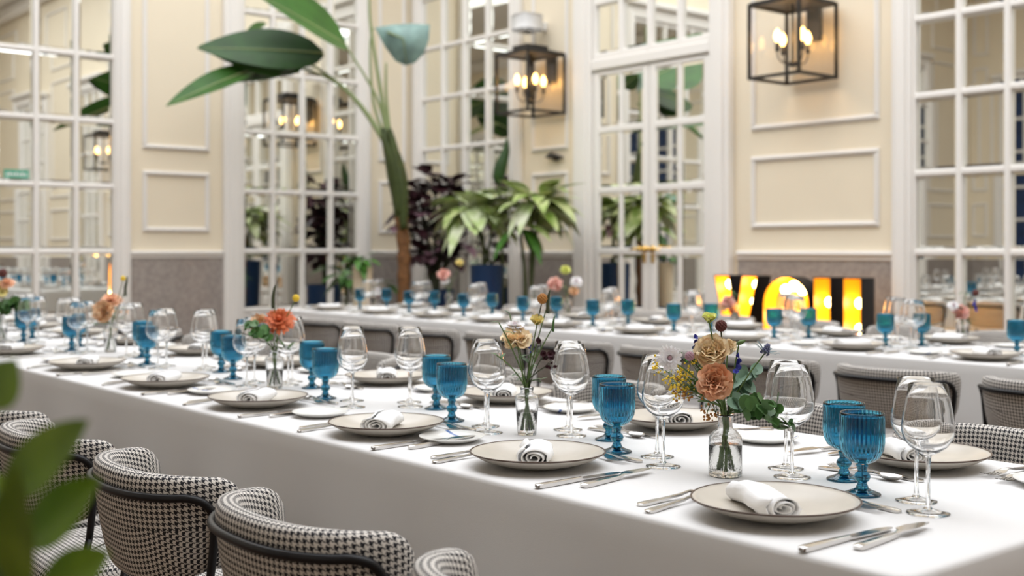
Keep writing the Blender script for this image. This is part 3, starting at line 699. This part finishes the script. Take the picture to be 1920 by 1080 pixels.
# ------------------------------------------------------------------ flowers
def orient(pos, d, roll=0):
    d = Vector(d).normalized(); u = d.orthogonal().normalized(); w = d.cross(u)
    M = Matrix((( u.x, w.x, d.x, pos[0]), (u.y, w.y, d.y, pos[1]), (u.z, w.z, d.z, pos[2]), (0, 0, 0, 1))); return M @ Matrix.Rotation(roll, 4, 'Z')
def petal(mb, M, ln, wd, a0, a1, ruf=0, base=.25, nu=5, nv=5, cup=.15, rnd=random):
    """strip growing from the origin, leaning away from +z by a0 (root) to a1 (tip)"""
    ph = rnd.uniform(0, 6); path = [(0, 0)]; 
    for j in range(1, nv):
        a = a0+(a1-a0)*j/(nv-1); path.append((path[-1][0]+math.sin(a)*ln/(nv-1), path[-1][1]+math.cos(a)*ln/(nv-1)))
    def P(i, j):
        s_ = j/(nv-1); t = -1+2*i/(nu-1); w = wd*(base+(1-base)*math.sin(PI*min(.62, .08+.6*s_)))*(1 if s_ < .9 else .88)
        x, z = path[j]; a = a0+(a1-a0)*s_; rr = ruf*s_*math.sin(t*4+ph)+ruf*.6*s_*math.sin(t*9+ph)
        k = cup*wd*t*t*(.5+.5*s_); e = -.12*ln*t*t*s_*s_
        return (x-k*math.cos(a)+e*math.sin(a)+rr*math.cos(a), t*w/1, z+k*math.sin(a)+e*math.cos(a)-rr*math.sin(a))
    g = MB().grid(P, nu, nv); mb.add(g.v, g.f, M)
def bloom_rose(r, M, layers=5, rnd=random, ruf=.12, open_=75):
    mb = MB()
    for L_ in range(layers):
        q = L_/(layers-1); n = 3+L_; a1 = R(8+open_*q); a0 = R(4+open_*.55*q)
        for k in range(n): petal(mb, M @ Matrix.Rotation(2*PI*k/n+L_*.8+rnd.uniform(-.2, .2), 4, 'Z'), r*(.72+.38*q)*rnd.uniform(.92, 1.06), r*(.30+.42*q), a0, a1, r*ruf*(.4+q), rnd=rnd)
    return mb
def bloom_mum(r, M, rings=5, rnd=random, droop=95, w=.085):
    mb = MB()
    for L_ in range(rings):
        q = L_/(rings-1); n = 15+7*L_
        for k in range(n): petal(mb, M @ Matrix.Rotation(2*PI*k/n+L_*.37+rnd.uniform(-.1, .1), 4, 'Z'), r*(.55+.5*q)*rnd.uniform(.85, 1.08), r*w, R(10+50*q), R(12+droop*q), 0, .5, 3, 4, rnd=rnd)
    return mb
def bloom_simple(r, M, n=6, rnd=random, a=60, w=.38):
    mb = MB()
    for k in range(n): petal(mb, M @ Matrix.Rotation(2*PI*k/n, 4, 'Z'), r, r*w, R(20), R(a), r*.08, .3, 4, 4, rnd=rnd)
    return mb
def leaf_mb(p, d, ln, wd, droop=.3, rnd=random, up=UP, fold=.15, nu=5, nv=8, pw=1):
    """leaf blade from p along d, bending downwards"""
    d = Vector(d).normalized(); side = d.cross(up); side = side.normalized() if side.length > .05 else d.orthogonal().normalized(); nrm = side.cross(d).normalized()
    def P(i, j):
        s_ = j/(nv-1); t = -1+2*i/(nu-1); w = wd*math.sin(PI*(.03+.965*s_**pw))**.8
        c = Vector(p)+d*ln*s_-nrm*(droop*ln*s_*s_); return (c+side*t*w+nrm*abs(t)*w*fold)[:]
    return MB().grid(P, nu, nv)
def round_leaf(c, n, r, rnd=random):
    M = orient(c, n); mb = MB(); vs = [(0, 0, -r*.10)]; k = 12
    for i in range(k):
        a = 2*PI*i/k; q = r*(1-.12*(1+math.cos(a))/2); vs.append((q*math.cos(a)*1.05, q*math.sin(a)*.92, r*.08*math.cos(2*a)))
    return mb.add(vs, [(0, 1+i, 1+(i+1) % k) for i in range(k)], M)

VASES = {}
def vase(kind, px, py, label, scale=1.0, d=None, pos=None):
    d0 = pos if pos is not None else None
    loc = pos if pos is not None else at(px, py, (EYE-TZ)*FPX/(py-HZ)); loc = Vector((loc[0], loc[1], TZ))
    t = thing('bud_vase', label, 'vase', loc, 0, 'bud vases on the long tables'); s_ = scale
    if kind == 'bottle': prof = [(.001, 0), (.031, 0), (.033, .004), (.033, .068), (.0318, .078), (.024, .088), (.0155, .094), (.0140, .100), (.0140, .116), (.0168, .119), (.0168, .122), (.0145, .122), (.0122, .116), (.0122, .100), (.0135, .095), (.022, .086), (.029, .077), (.0302, .068), (.0302, .006), (.001, .005)]; wz = .062
    else: prof = [(.001, 0), (.021, 0), (.023, .003), (.0285, .085), (.0288, .093), (.026, .097), (.016, .101), (.0150, .106), (.0165, .112), (.0165, .115), (.0145, .115), (.0130, .106), (.0140, .100), (.0240, .094), (.0262, .090), (.0258, .085), (.0205, .006), (.001, .005)]; wz = .055
    prof = [(r*s_, z*s_) for r, z in prof]
    MB().lathe(prof, 40, None, None, True).build('glass_body', 'vase_glass', t, weld=True)
    inn = .0306 if kind == 'bottle' else .0210; inn2 = .0306 if kind == 'bottle' else .0244
    MB().lathe([(.001, .0056), (inn, .0066), (inn2, wz), (.001, wz)] if s_ == 1 else [(.001*s_, .0056*s_), (inn*s_, .0066*s_), (inn2*s_, wz*s_), (.001, wz*s_)], 32, None, None, True).build('water', 'water', t, weld=True)
    return loc, .118*s_ if kind == 'bottle' else .112*s_
BQ = [0]
def stem_path(loc, mouth, tip, rnd):
    a = rnd.uniform(0, 2*PI); b0 = Vector((loc.x+.013*math.cos(a), loc.y+.013*math.sin(a), TZ+.012)); m = Vector((loc.x-.006*math.cos(a), loc.y-.006*math.sin(a), TZ+mouth))
    tip = Vector(tip); mid = m.lerp(tip, .5)+UP*.012; return smooth_path([b0, m, mid, tip], 5)
def flower(kind, loc, mouth, px, py, rpx, where, m=None, dd=0, face=None, lab=None):
    """one cut stem whose head shows at (px, py), dd metres nearer (-) or farther (+) than its vase"""
    BQ[0] += 1; rnd = random.Random(BQ[0]*13+5)
    d = loc.dot(FWD)+dd; head = at(px, py, d); r = rpx*d/FPX
    names = {'rose': 'carnation', 'mum': 'chrysanthemum', 'lis': 'lisianthus', 'ball': 'scabiosa_pod', 'bud': 'flower_bud', 'thistle': 'sea_holly', 'delph': 'delphinium', 'euc': 'eucalyptus_sprig', 'spray': 'waxflower_sprig', 'spike': 'veronica_spike', 'dark': 'dark_blossom_sprig', 'billy': 'craspedia', 'leafy': 'leaf_sprig'}
    nm = names[kind]; o = thing(nm, (lab or nm.replace('_', ' '))+' in '+where, 'flower' if kind not in ('euc', 'leafy') else 'foliage', (loc.x, loc.y, TZ+.01), 0, 'cut stems in the bud vases')
    off = Vector((loc.x, loc.y, TZ+.01))
    def part(n, mb, mm, par=None, **k):
        mb.v = [(Vector(v)-off)[:] for v in mb.v]; return mb.build(n, mm, par or o, **k)
    fc = face if face is not None else (UP*.6-FWD*.8+RIGHT*((px-960)*.0+rnd.uniform(-.15, .15)))
    fc = Vector(fc).normalized()
    root = head-fc*r*.35
    st = stem_path(loc, mouth, root, rnd)
    part('stem', MB().tube(st, [.0016]*(len(st)-1)+[.0014], 6), 'stem' if kind not in ('dark', 'ball') else 'dark_stem')
    M = orient(head-fc*r*.35, fc, rnd.uniform(0, 6))
    if kind == 'rose': part('bloom', bloom_rose(r*1.08, M, 6, rnd, .20), m or 'peach'); part('calyx', MB().lathe([(0, -r*.5), (r*.2, -r*.4), (r*.3, -r*.1), (r*.2, r*.05)], 8, M), 'stem')
    elif kind == 'lis': part('bloom', bloom_rose(r*1.1, M, 4, rnd, .12, 45), m or 'lemon'); part('calyx', MB().lathe([(0, -r*.3), (r*.25, -r*.1), (r*.35, r*.2), (r*.25, r*.3)], 8, M), 'stem')
    elif kind == 'mum': part('bloom', bloom_mum(r, M, 5, rnd), m or 'white_petal'); part('flower_centre', MB().lathe([(0, r*.5), (r*.14, r*.46), (r*.18, r*.3), (0, r*.2)], 10, M), 'mauve' if m in (None, 'white_petal') else m)
    elif kind in ('ball', 'billy'):
        mb = MB()
        for k in range(60):
            a = k*2.39996; z = 1-2*(k+.5)/60; q = math.sqrt(1-z*z); n_ = Vector((q*math.cos(a), q*math.sin(a), z)); mb.ball(head+n_*r*.78, r*.26, 6, 4)
        part('bloom', mb, m or 'brown_flower')
    elif kind == 'bud': part('bloom', MB().lathe([(0, -r), (r*.35, -r*.6), (r*.42, 0), (r*.28, r*.6), (0, r*1.1)], 10, orient(head, fc)), m or 'lemon')
    elif kind == 'thistle':
        mb = MB()
        for k in range(50):
            a = k*2.39996; z = k/50; q = r*.30*(1-z*.75); mb.ball(M @ Vector((q*math.cos(a), q*math.sin(a), z*r*.75)), r*.07, 5, 4)
        part('cone', mb, 'thistle'); br = MB()
        for k in range(11): petal(br, M @ Matrix.Rotation(2*PI*k/11, 4, 'Z'), r*rnd.uniform(1.0, 1.35), r*.10, R(50), R(78), 0, .4, 3, 5, rnd=rnd)
        part('bract', br, 'thistle_bract')
    elif kind == 'delph':
        for k in range(5):
            c = head+Vector((rnd.uniform(-.5, .5)*r, rnd.uniform(-.5, .5)*r, 0))-UP*r*(k-2)*.5; n_ = Vector((rnd.uniform(-1, 1), rnd.uniform(-1, 1), rnd.uniform(-.4, .6)))-FWD*.8
            part('blossom', bloom_simple(r*.55, orient(c, n_), 5, rnd), m or 'blue_flower')
    elif kind == 'dark':
        for k in range(6):
            c = head+RIGHT*rnd.uniform(-.8, .8)*r+UP*rnd.uniform(-1, 1)*r+FWD*rnd.uniform(-.5, .5)*r; part('blossom', bloom_simple(r*.42, orient(c, -FWD+Vector((rnd.uniform(-1, 1), rnd.uniform(-1, 1), rnd.uniform(-1, 1)))), 5, rnd), m or 'dark_flower')
            part('twig', MB().tube([st[-4], c.lerp(st[-4], .4), c], .0008, 5), 'dark_stem')
    elif kind == 'spray':
        tw = MB(); bl = MB(); lf = MB(); s0 = st[len(st)//2+2]
        for k in range(9):
            c = head+RIGHT*rnd.uniform(-1, 1)*r+UP*rnd.uniform(-1, 1)*r*.9+FWD*rnd.uniform(-.6, .6)*r; tw.tube([s0, s0.lerp(c, .55)+UP*.003, c], .0007, 4)
            for q in range(10):
                p = c+Vector((rnd.gauss(0, 1), rnd.gauss(0, 1), rnd.gauss(0, 1)))*r*.17; bl.ball(p, r*rnd.uniform(.04, .075), 5, 4)
            for q in range(6):
                p = s0.lerp(c, rnd.uniform(.35, 1)); g = leaf_mb(p, (rnd.uniform(-1, 1), rnd.uniform(-1, 1), rnd.uniform(-.2, 1)), r*.3, r*.03, .1, nu=3, nv=4); lf.add(g.v, g.f)
        part('twig', tw, 'stem'); b_ = part('blossom', bl, m or 'yellow'); b_['kind'] = 'stuff'; l_ = part('foliage', lf, 'leaf'); l_['kind'] = 'stuff'
    elif kind == 'spike':
        part('spike', MB().tube(smooth_path([head-UP*r*1.0, head, head+UP*r*.8+RIGHT*r*rnd.uniform(-.1, .35), head+UP*r*1.5+RIGHT*r*.25], 4), [r*.14, r*.2, r*.2, r*.19, r*.19, r*.18, r*.17, r*.16, r*.15, r*.13, r*.1, r*.07, r*.03], 8), m or 'dark_stem')
        for k in range(2): part('leaf', leaf_mb(head-UP*r*1.2, RIGHT*(1 if k else -1)+UP, r*.8, r*.12, .2), 'leaf')
    elif kind == 'euc':
        n = 8; pts = [st[int(len(st)*(.62+.38*k/n))-1] for k in range(1, n+1)]
        for k, p in enumerate(pts):
            for sd in (-1, 1):
                lr = r*rnd.uniform(.20, .34)*(1-.03*k); c = p+(RIGHT*sd*rnd.uniform(.5, 1)+UP*rnd.uniform(-.6, .9)+FWD*rnd.uniform(-.8, .8)).normalized()*lr*.95
                part('leaf', round_leaf(c, -FWD*rnd.uniform(.1, 1)+UP*rnd.uniform(-.3, 1)+RIGHT*rnd.uniform(-1, 1), lr), m or 'eucalyptus')
    elif kind == 'leafy':
        for k in range(5):
            p = st[len(st)-1-k*2]; sd = 1 if k % 2 else -1; part('leaf', leaf_mb(p, RIGHT*sd*rnd.uniform(.3, 1)+UP*rnd.uniform(-.2, .9)+FWD*rnd.uniform(-.4, .4), r*rnd.uniform(.7, 1), r*.24, .25), m or 'leaf')
    return o
w1 = 'the bottle vase nearest the bare corner'
loc, mo = vase('bottle', 1360, 892, 'clear embossed bottle vase of mixed flowers nearest bare corner, front table')
F = lambda *a, **k: flower(a[0], loc, mo, *a[1:4], w1, **k)
F('rose', 1333, 657, 31, m='peach_pale', lab='pale peach carnation, higher bloom,', face=-FWD*.75+UP*.55-RIGHT*.2)
F('rose', 1340, 717, 31, m='rust', lab='rusty peach carnation, lower bloom,', dd=-.03, face=-FWD*.95+UP*.3)
F('mum', 1256, 671, 25, lab='white chrysanthemum', dd=-.02, face=-FWD+UP*.12)
F('lis', 1330, 598, 15, m='lemon', lab='lemon yellow lisianthus', face=UP*.9-FWD*.3)
F('ball', 1352, 611, 11, lab='brown seed-pod flower', dd=.01)
F('thistle', 1437, 655, 27, lab='spiky sea holly thistle', face=UP*.8+RIGHT*.3-FWD*.2, dd=.01)
F('bud', 1389, 642, 10, m='stem', lab='closed green bud', face=RIGHT+UP*.4)
F('delph', 1384, 683, 16, lab='blue delphinium, right-hand sprig,')
F('delph', 1300, 648, 14, lab='blue delphinium, left-hand sprig,', dd=.02)
F('spray', 1293, 700, 42, lab='yellow waxflower spray', dd=.02)
F('spray', 1310, 745, 40, m='gold_brown', lab='gold-tipped green filler spray', dd=.03)
F('euc', 1412, 690, 56, lab='rounded eucalyptus, upright branch,', dd=.03)
F('euc', 1458, 752, 62, m='leaf', lab='rounded eucalyptus, drooping right-hand branch,', dd=-.09)
F('euc', 1418, 752, 58, lab='rounded eucalyptus, short inner branch,', dd=-.05)
F('euc', 1482, 788, 58, m='leaf', lab='rounded eucalyptus, lowest outer branch,', dd=-.10)
F('spray', 1258, 712, 36, lab='yellow waxflower spray, outer left,', dd=.03)
F('spray', 1325, 690, 36, m='fern', lab='fine green filler spray', dd=.03)
F('leafy', 1345, 690, 30, lab='dark green leaf sprig', dd=.03)
F('rose', 1366, 650, 14, m='peach_pale', lab='small pale peach bud carnation', dd=.03)
F('ball', 1293, 668, 9, m='mauve', lab='small mauve bud', dd=-.01)
w1 = 'the tapered vase second from bare corner'
loc, mo = vase('taper', 988, 815, 'clear tapered bud vase of flowers, second from bare corner, front table', 1.0)
F('rose', 968, 634, 27, m='peach_pale', lab='flat peach carnation', face=-FWD*.5+UP*.85)
F('mum', 965, 608, 22, lab='white chrysanthemum', dd=.02, face=UP*.9-FWD*.3)
F('lis', 1007, 603, 14, m='yellow_pale', lab='small yellow carnation', face=-FWD*.6+UP)
F('ball', 1017, 560, 10, m='gold_brown', lab='golden brown pod flower')
F('spike', 1027, 570, 18, m='dark_stem', lab='dark green veronica spike')
F('spike', 1037, 610, 12, m='leaf', lab='short leafy green spike', dd=.02)
F('dark', 1022, 660, 22, lab='dark burgundy blossom sprig', dd=-.05)
F('dark', 1032, 682, 12, lab='drooping burgundy blossom sprig', dd=-.06)
F('leafy', 934, 600, 24, lab='rounded green leaf sprig, upper left,', dd=-.06)
F('leafy', 930, 662, 18, lab='drooping green leaf sprig, lower left,', dd=-.07)
F('delph', 995, 650, 8, lab='small blue delphinium', dd=.03)
F('leafy', 1015, 712, 24, lab='low green leaf sprig, right side,')
F('leafy', 990, 660, 30, lab='upright green leaf sprig, middle,', dd=.02)
F('leafy', 1010, 650, 26, lab='dark leaf sprig behind yellow carnation', dd=.03, m='dark_stem')
F('leafy', 955, 585, 16, m='eucalyptus', lab='slim grey-green leaf sprig', dd=.03)
w1 = 'the vase third from bare corner'
loc, mo = vase('taper', 515, 728, 'clear tapered bud vase with orange chrysanthemum, third from bare corner', 1.05)
F('mum', 523, 596, 32, m='orange', lab='orange chrysanthemum', face=-FWD*.7+UP*.7)
F('rose', 486, 606, 16, m='peach', lab='small peach carnation', dd=.02)
F('ball', 493, 618, 13, m='thistle_bract', lab='dark teal thistle head', dd=-.03)
F('spike', 512, 560, 18, m='dark_stem', lab='dark curved veronica spike')
F('billy', 555, 559, 7, m='yellow', lab='yellow ball craspedia')
F('euc', 466, 605, 42, m='leaf', lab='green eucalyptus branch', dd=-.12)
F('ball', 447, 622, 6, m='thistle_bract', lab='small dark thistle bud', dd=-.12)
F('leafy', 545, 652, 26, lab='green leaf sprig')
w1 = 'the vase fourth from bare corner'
loc, mo = vase('taper', 207, 660, 'clear tapered bud vase with two peach blooms, fourth from bare corner', 1.05)
F('mum', 207, 559, 22, m='rust', lab='rusty orange chrysanthemum', face=-FWD*.5+UP*.8)
F('rose', 194, 584, 19, m='peach', lab='peach carnation', dd=-.03, face=-FWD+UP*.2-RIGHT*.2)
F('spike', 235, 540, 15, m='dark_stem', lab='dark veronica spike')
F('billy', 231, 522, 5, m='yellow', lab='yellow ball craspedia')
F('leafy', 215, 590, 24, lab='green leaf sprig')
F('leafy', 165, 610, 22, m='eucalyptus', lab='pale drooping leaf sprig')
w1 = 'the vase fifth from bare corner'
loc, mo = vase('taper', 2, 640, 'clear tapered bud vase with rusty blooms, fifth from bare corner', 1.05)
F('mum', 12, 528, 16, m='rust', lab='rusty chrysanthemum', face=-FWD*.5+UP*.8)
F('rose', -4, 545, 17, m='yellow_pale', lab='yellow peach carnation')
F('ball', 5, 512, 8, m='brown_flower', lab='brown pod flower')
F('euc', 30, 565, 46, m='leaf', lab='dark green eucalyptus branch')
F('leafy', 8, 575, 30, lab='green leaf sprig')
# back table bouquets
FV = [(1805, 641, [('rose', 1802, 585, 15, 'pink'), ('mum', 1789, 572, 12, 'white_petal'), ('delph', 1828, 574, 9, 'blue_flower'), ('ball', 1829, 549, 6, 'brown_flower'), ('leafy', 1812, 545, 16, 'leaf'), ('leafy', 1823, 605, 16, 'leaf')]),
      (1378, 603, [('rose', 1366, 566, 12, 'pink'), ('rose', 1356, 574, 9, 'peach'), ('leafy', 1380, 545, 15, 'leaf'), ('billy', 1372, 582, 6, 'orange')]),
      (1064, 590, [('rose', 1041, 533, 13, 'pink'), ('mum', 1081, 526, 12, 'white_petal'), ('lis', 1060, 508, 11, 'lemon'), ('rose', 1076, 546, 9, 'peach'), ('leafy', 1062, 540, 16, 'leaf')]),
      (842, 577, [('rose', 832, 515, 11, 'pink'), ('mum', 834, 525, 9, 'white_petal'), ('lis', 862, 494, 8, 'yellow_pale'), ('leafy', 845, 520, 15, 'leaf')]),
      (700, 572, [('mum', 706, 545, 9, 'white_petal'), ('ball', 710, 555, 6, 'brown_flower'), ('leafy', 700, 548, 10, 'leaf')])]
for k, (px, py, fs) in enumerate(FV):
    w1 = 'the back table vase, %s from palm end' % ORD[len(FV)-1-k]
    loc, mo = vase('taper', px, py, 'clear bud vase of flowers on back table, %s from palm end' % ORD[len(FV)-1-k], 1.05)
    for q, (kd, x, y, r, m) in enumerate(fs):
        F(kd, x, y, r, m=m, lab={'pink': 'pink carnation', 'peach': 'peach carnation', 'white_petal': 'white chrysanthemum', 'blue_flower': 'blue delphinium', 'brown_flower': 'brown pod flower', 'leaf': 'leaf sprig' if q < len(fs)-1 or kd != 'leafy' else 'leafy green sprig', 'orange': 'small orange ball flower', 'lemon': 'lemon lisianthus', 'yellow_pale': 'pale yellow lisianthus'}[m])

# ------------------------------------------------------------------ plants
def pot(t, r, h, m):
    MB().lathe([(.001, 0), (r*.78, 0), (r*.80, .01), (r, h-.02), (r, h), (r*.92, h), (r*.90, h-.05), (.001, h-.05)], 28).build('pot', m, t, angle=40)
    MB().lathe([(.001, h-.05), (r*.9, h-.05), (r*.9, h-.045), (.001, h-.04)], 20).build('soil', 'soil', t)
def sub(mb, off): mb.v = [(Vector(v)-off)[:] for v in mb.v]; return mb
# bird-of-paradise in the corner
D = 10.5; base = at(757, 560, D); base.z = 0
t = thing('bird_of_paradise', 'tall bird-of-paradise palm leaning in corner between the mirrored walls', 'plant', base)
pot(t, .24, .50, 'navy_pot')
A = lambda px, py, dd=0: at(px, py, D+dd)-base
MB().tube(smooth_path([Vector((0, 0, .44)), A(757, 540), A(757, 470), A(752, 400)], 6), [.05+.006*((k*7) % 3) for k in range(19)], 10).build('trunk', 'trunk_brown', t)
MB().tube(smooth_path([A(753, 410), A(747, 345), A(735, 290), A(718, 240)], 6), [.06, .062, .066, .07, .075, .08, .085, .088, .088, .086, .082, .078, .072, .066, .058, .05, .042, .034, .026], 10).build('upper_trunk', 'trunk_green', t)
for k, pts in enumerate(([(757, 430), (752, 350), (742, 300), (722, 262)], [(750, 400), (742, 330), (730, 285), (716, 250)], [(748, 380), (744, 320), (736, 270), (730, 240)])):
    MB().tube(smooth_path([A(x, y, -.06) for x, y in pts], 5), [.03, .034, .038, .042, .045, .047, .048, .047, .045, .042, .038, .034, .03, .025, .02, .014], 8).build('leaf_sheath', 'trunk_green', t)
for pts, r0 in (([(736, 290), (690, 215), (640, 160), (570, 112)], .022), ([(734, 290), (680, 205), (622, 150), (540, 120)], .02), ([(728, 265), (705, 180), (646, 82)], .017), ([(728, 260), (712, 160), (694, 40), (693, -40)], .02), ([(731, 255), (724, 180), (724, 118)], .018), ([(726, 270), (700, 190), (694, 90), (700, 52)], .015)):
    MB().tube(smooth_path([A(*p) for p in pts], 5), [r0*(1-.55*k/((len(pts)-1)*5)) for k in range((len(pts)-1)*5+1)], 8).build('petiole', 'petiole', t)
def big_leaf(p0, p1, wd, m, tilt, droop=.12, dd0=0, dd1=0, fold=.25):
    a, c = A(*p0, dd0), A(*p1, dd1); mb = leaf_mb(a, c-a, (c-a).length, wd, droop, up=(UP*math.cos(tilt)-FWD*math.sin(tilt)), fold=fold, nu=7, nv=14, pw=.75)
    lf = mb.build('leaf', m, t); mr = MB().tube([a+(c-a)*k/8-((c-a).cross(UP*math.cos(tilt)-FWD*math.sin(tilt)).normalized().cross((c-a).normalized()))*(droop*(c-a).length*(k/8)**2)+UP*.002 for k in range(9)], [.012-.0012*k for k in range(9)], 6)
    mr.build('midrib', 'petiole', lf); return lf
big_leaf((606, 100), (372, 82), .24, 'banana_dark', 1.0, .05, 0, -.5, .1)
big_leaf((570, 120), (372, 92), .22, 'banana_leaf', 1.0, -.04, 0, -.4, .1)
big_leaf((560, 112), (432, 150), .19, 'banana_dark', .9, .03, 0, -.3)
big_leaf((480, 128), (312, 186), .12, 'banana_leaf', 1.0, .08, -.2, -.8, .3)
big_leaf((520, 118), (398, 150), .10, 'banana_dark', .5, .06, .1, -.2)
big_leaf((648, 84), (482, -22), .36, 'banana_leaf', .75, .05, 0, -.6, .2)
big_leaf((455, 75), (500, 45), .11, 'banana_leaf', .9, 0, .3, .1)
# pale hanging leaf seen from below
a, c = A(700, 50), A(808, 48)
pl_ = MB(); out2 = [(703, 52), (735, 46), (770, 44), (806, 46), (804, 75), (795, 100), (778, 118), (760, 123), (742, 115), (722, 88)]
cen = A(762, 72, -.12); vs = [cen]+[A(x, y, .03*math.sin(i)) for i, (x, y) in enumerate(out2)]
mid_ = [cen.lerp(v, .55)+FWD*(-.02) for v in vs[1:]]; n = len(out2)
lf = pl_.add(vs+mid_, [(0, 1+n+i, 1+n+(i+1) % n) for i in range(n)]+[(1+n+i, 1+i, 1+(i+1) % n, 1+n+(i+1) % n) for i in range(n)]).build('leaf', 'banana_pale', t)
MB().tube([A(726, 60, -.07), A(756, 72, -.14), A(762, 118, -.03)], [.008, .007, .003], 6).build('midrib', 'petiole', lf)
# small broken tip leaf by the variegated plants
t = thing('unfurling_shoot', 'dark upright curled leaf shoot behind the variegated plant', 'plant', at(945, 560, 11.35)-UP*at(945, 560, 11.35).z)
b0 = at(945, 560, 11.35); b0.z = 0
pot(t, .16, .45, 'navy_pot')
MB().tube(smooth_path([Vector((0, 0, .4)), at(940, 420, 11.35)-b0, at(935, 345, 11.35)-b0], 5), .016, 8).build('stem', 'trunk_green', t)
sub(MB().tube(smooth_path([at(933, 345, 11.35), at(938, 315, 11.35), at(948, 285, 11.35), at(951, 258, 11.35)], 5), [.02, .04, .055, .06, .062, .062, .06, .056, .05, .044, .04, .034, .026, .02, .012, .004], 8), b0).build('leaf', 'banana_dark', t)

def leafy_plant(name, label, px, d, ztop, pot_r, pot_h, potm, clusters, stemm='trunk_green'):
    b0 = at(px, 560, d); b0.z = 0; t = thing(name, label, 'plant', b0); rnd = random.Random(px)
    pot(t, pot_r, pot_h, potm)
    for (cx, cy, rad, n, mats, ln, wd, droop, upb) in clusters:
        c = at(cx, cy, d)-b0
        MB().tube(smooth_path([Vector((rnd.uniform(-.05, .05), rnd.uniform(-.05, .05), pot_h-.06)), Vector((c.x*.4, c.y*.4, (pot_h+c.z)/2)), c], 5), .014, 8).build('stem', stemm, t)
        for k in range(n):
            a = rnd.uniform(0, 2*PI); e = rnd.uniform(-.35, 1.1)*upb
            dr = Vector((math.cos(a), math.sin(a), e)); p = c+dr*rad*rnd.uniform(0, .9)
            leaf_mb(p, dr, ln*rnd.uniform(.7, 1.15), wd*rnd.uniform(.8, 1.2), droop*rnd.uniform(.5, 1.3), fold=.2, nu=5, nv=8).build('leaf', rnd.choice(mats), t)
    return t
leafy_plant('variegated_plant', 'white and green variegated plant with drooping leaves in navy planter', 912, 10.7, 1.9, .15, 1.06, 'navy_pot', [(893, 395, .10, 26, ('varieg', 'varieg_pale', 'varieg_pale'), .40, .085, .62, 1.0), (880, 385, .10, 22, ('varieg', 'varieg_pale', 'varieg_pale'), .34, .08, .7, .8), (925, 425, .08, 10, ('varieg', 'burgundy_pink'), .28, .05, .7, .6)])
leafy_plant('variegated_plant', 'pale green striped plant with slender trunk beside narrow lantern bay', 992, 10.35, 1.9, .16, .45, 'navy_pot', [(1000, 390, .10, 26, ('varieg', 'varieg', 'varieg_pale'), .38, .075, .6, 1.1), (1010, 375, .10, 22, ('varieg', 'varieg', 'varieg_pale'), .32, .07, .7, .8), (975, 430, .08, 8, ('varieg', 'fern'), .3, .05, .8, .5)])
BC = [(785, 360), (815, 345), (845, 350), (862, 375), (790, 400), (820, 395), (850, 410), (800, 440), (835, 440), (856, 455), (815, 475), (845, 488), (768, 395), (790, 480), (765, 425)]
leafy_plant('burgundy_plant', 'bushy dark burgundy croton in navy planter beside palm trunk', 815, 11.85, 2.0, .20, .80, 'navy_pot', [(x, y, .13, 17, ('burgundy', 'burgundy', 'burgundy', 'burgundy_pink'), .19, .075, .4, .9) for x, y in BC], 'dark_stem')
leafy_plant('potted_fern', 'bright green leafy plant in cream planter by back table end', 680, 10.25, 1.1, .085, 1.05, 'cream_pot', [(672, 490, .08, 18, ('fern',), .16, .035, .6, .7)])
leafy_plant('potted_fern', 'low green leafy plant on floor beside mirrored window', 652, 10.9, 1.1, .14, .6, 'navy_pot', [(648, 520, .12, 22, ('fern', 'leaf'), .2, .04, .6, .9), (705, 535, .1, 10, ('fern',), .2, .04, .6, .6)])

# blurred leafy plant right in front
b0 = at(70, 1000, .80); b0.z = 0
t = thing('foreground_plant', 'bright green broad-leaved plant in front of the houndstooth chairs', 'plant', b0)
pot(t, .13, .36, 'terracotta')
A2 = lambda px, py, d=.8: at(px, py, d)-b0
LV = [((8, 925, .80), (178, 790, .78), .020, -.06), ((50, 1015, .82), (198, 898, .80), .0195, -.05), ((35, 1100, .8), (12, 890, .74), .017, .1), ((75, 1120, .82), (225, 1040, .80), .020, -.12), ((-20, 765, .8), (24, 672, .8), .018, .1), ((10, 1000, .85), (-40, 880, .85), .022, .1)]
for k, (p, q, wd, dr) in enumerate(LV):
    a, c = A2(*p), A2(*q)
    MB().tube(smooth_path([Vector((0, 0, .3)), Vector((a.x*.4, a.y*.4, .62)), a-UP*.06, a], 5), .0045, 6).build('stem', 'stem', t)
    lf = leaf_mb(a, c-a, (c-a).length, wd, dr, up=(UP*.5-FWD*.85), fold=.2, nu=7, nv=12, pw=.8).build('leaf', 'near_leaf', t)
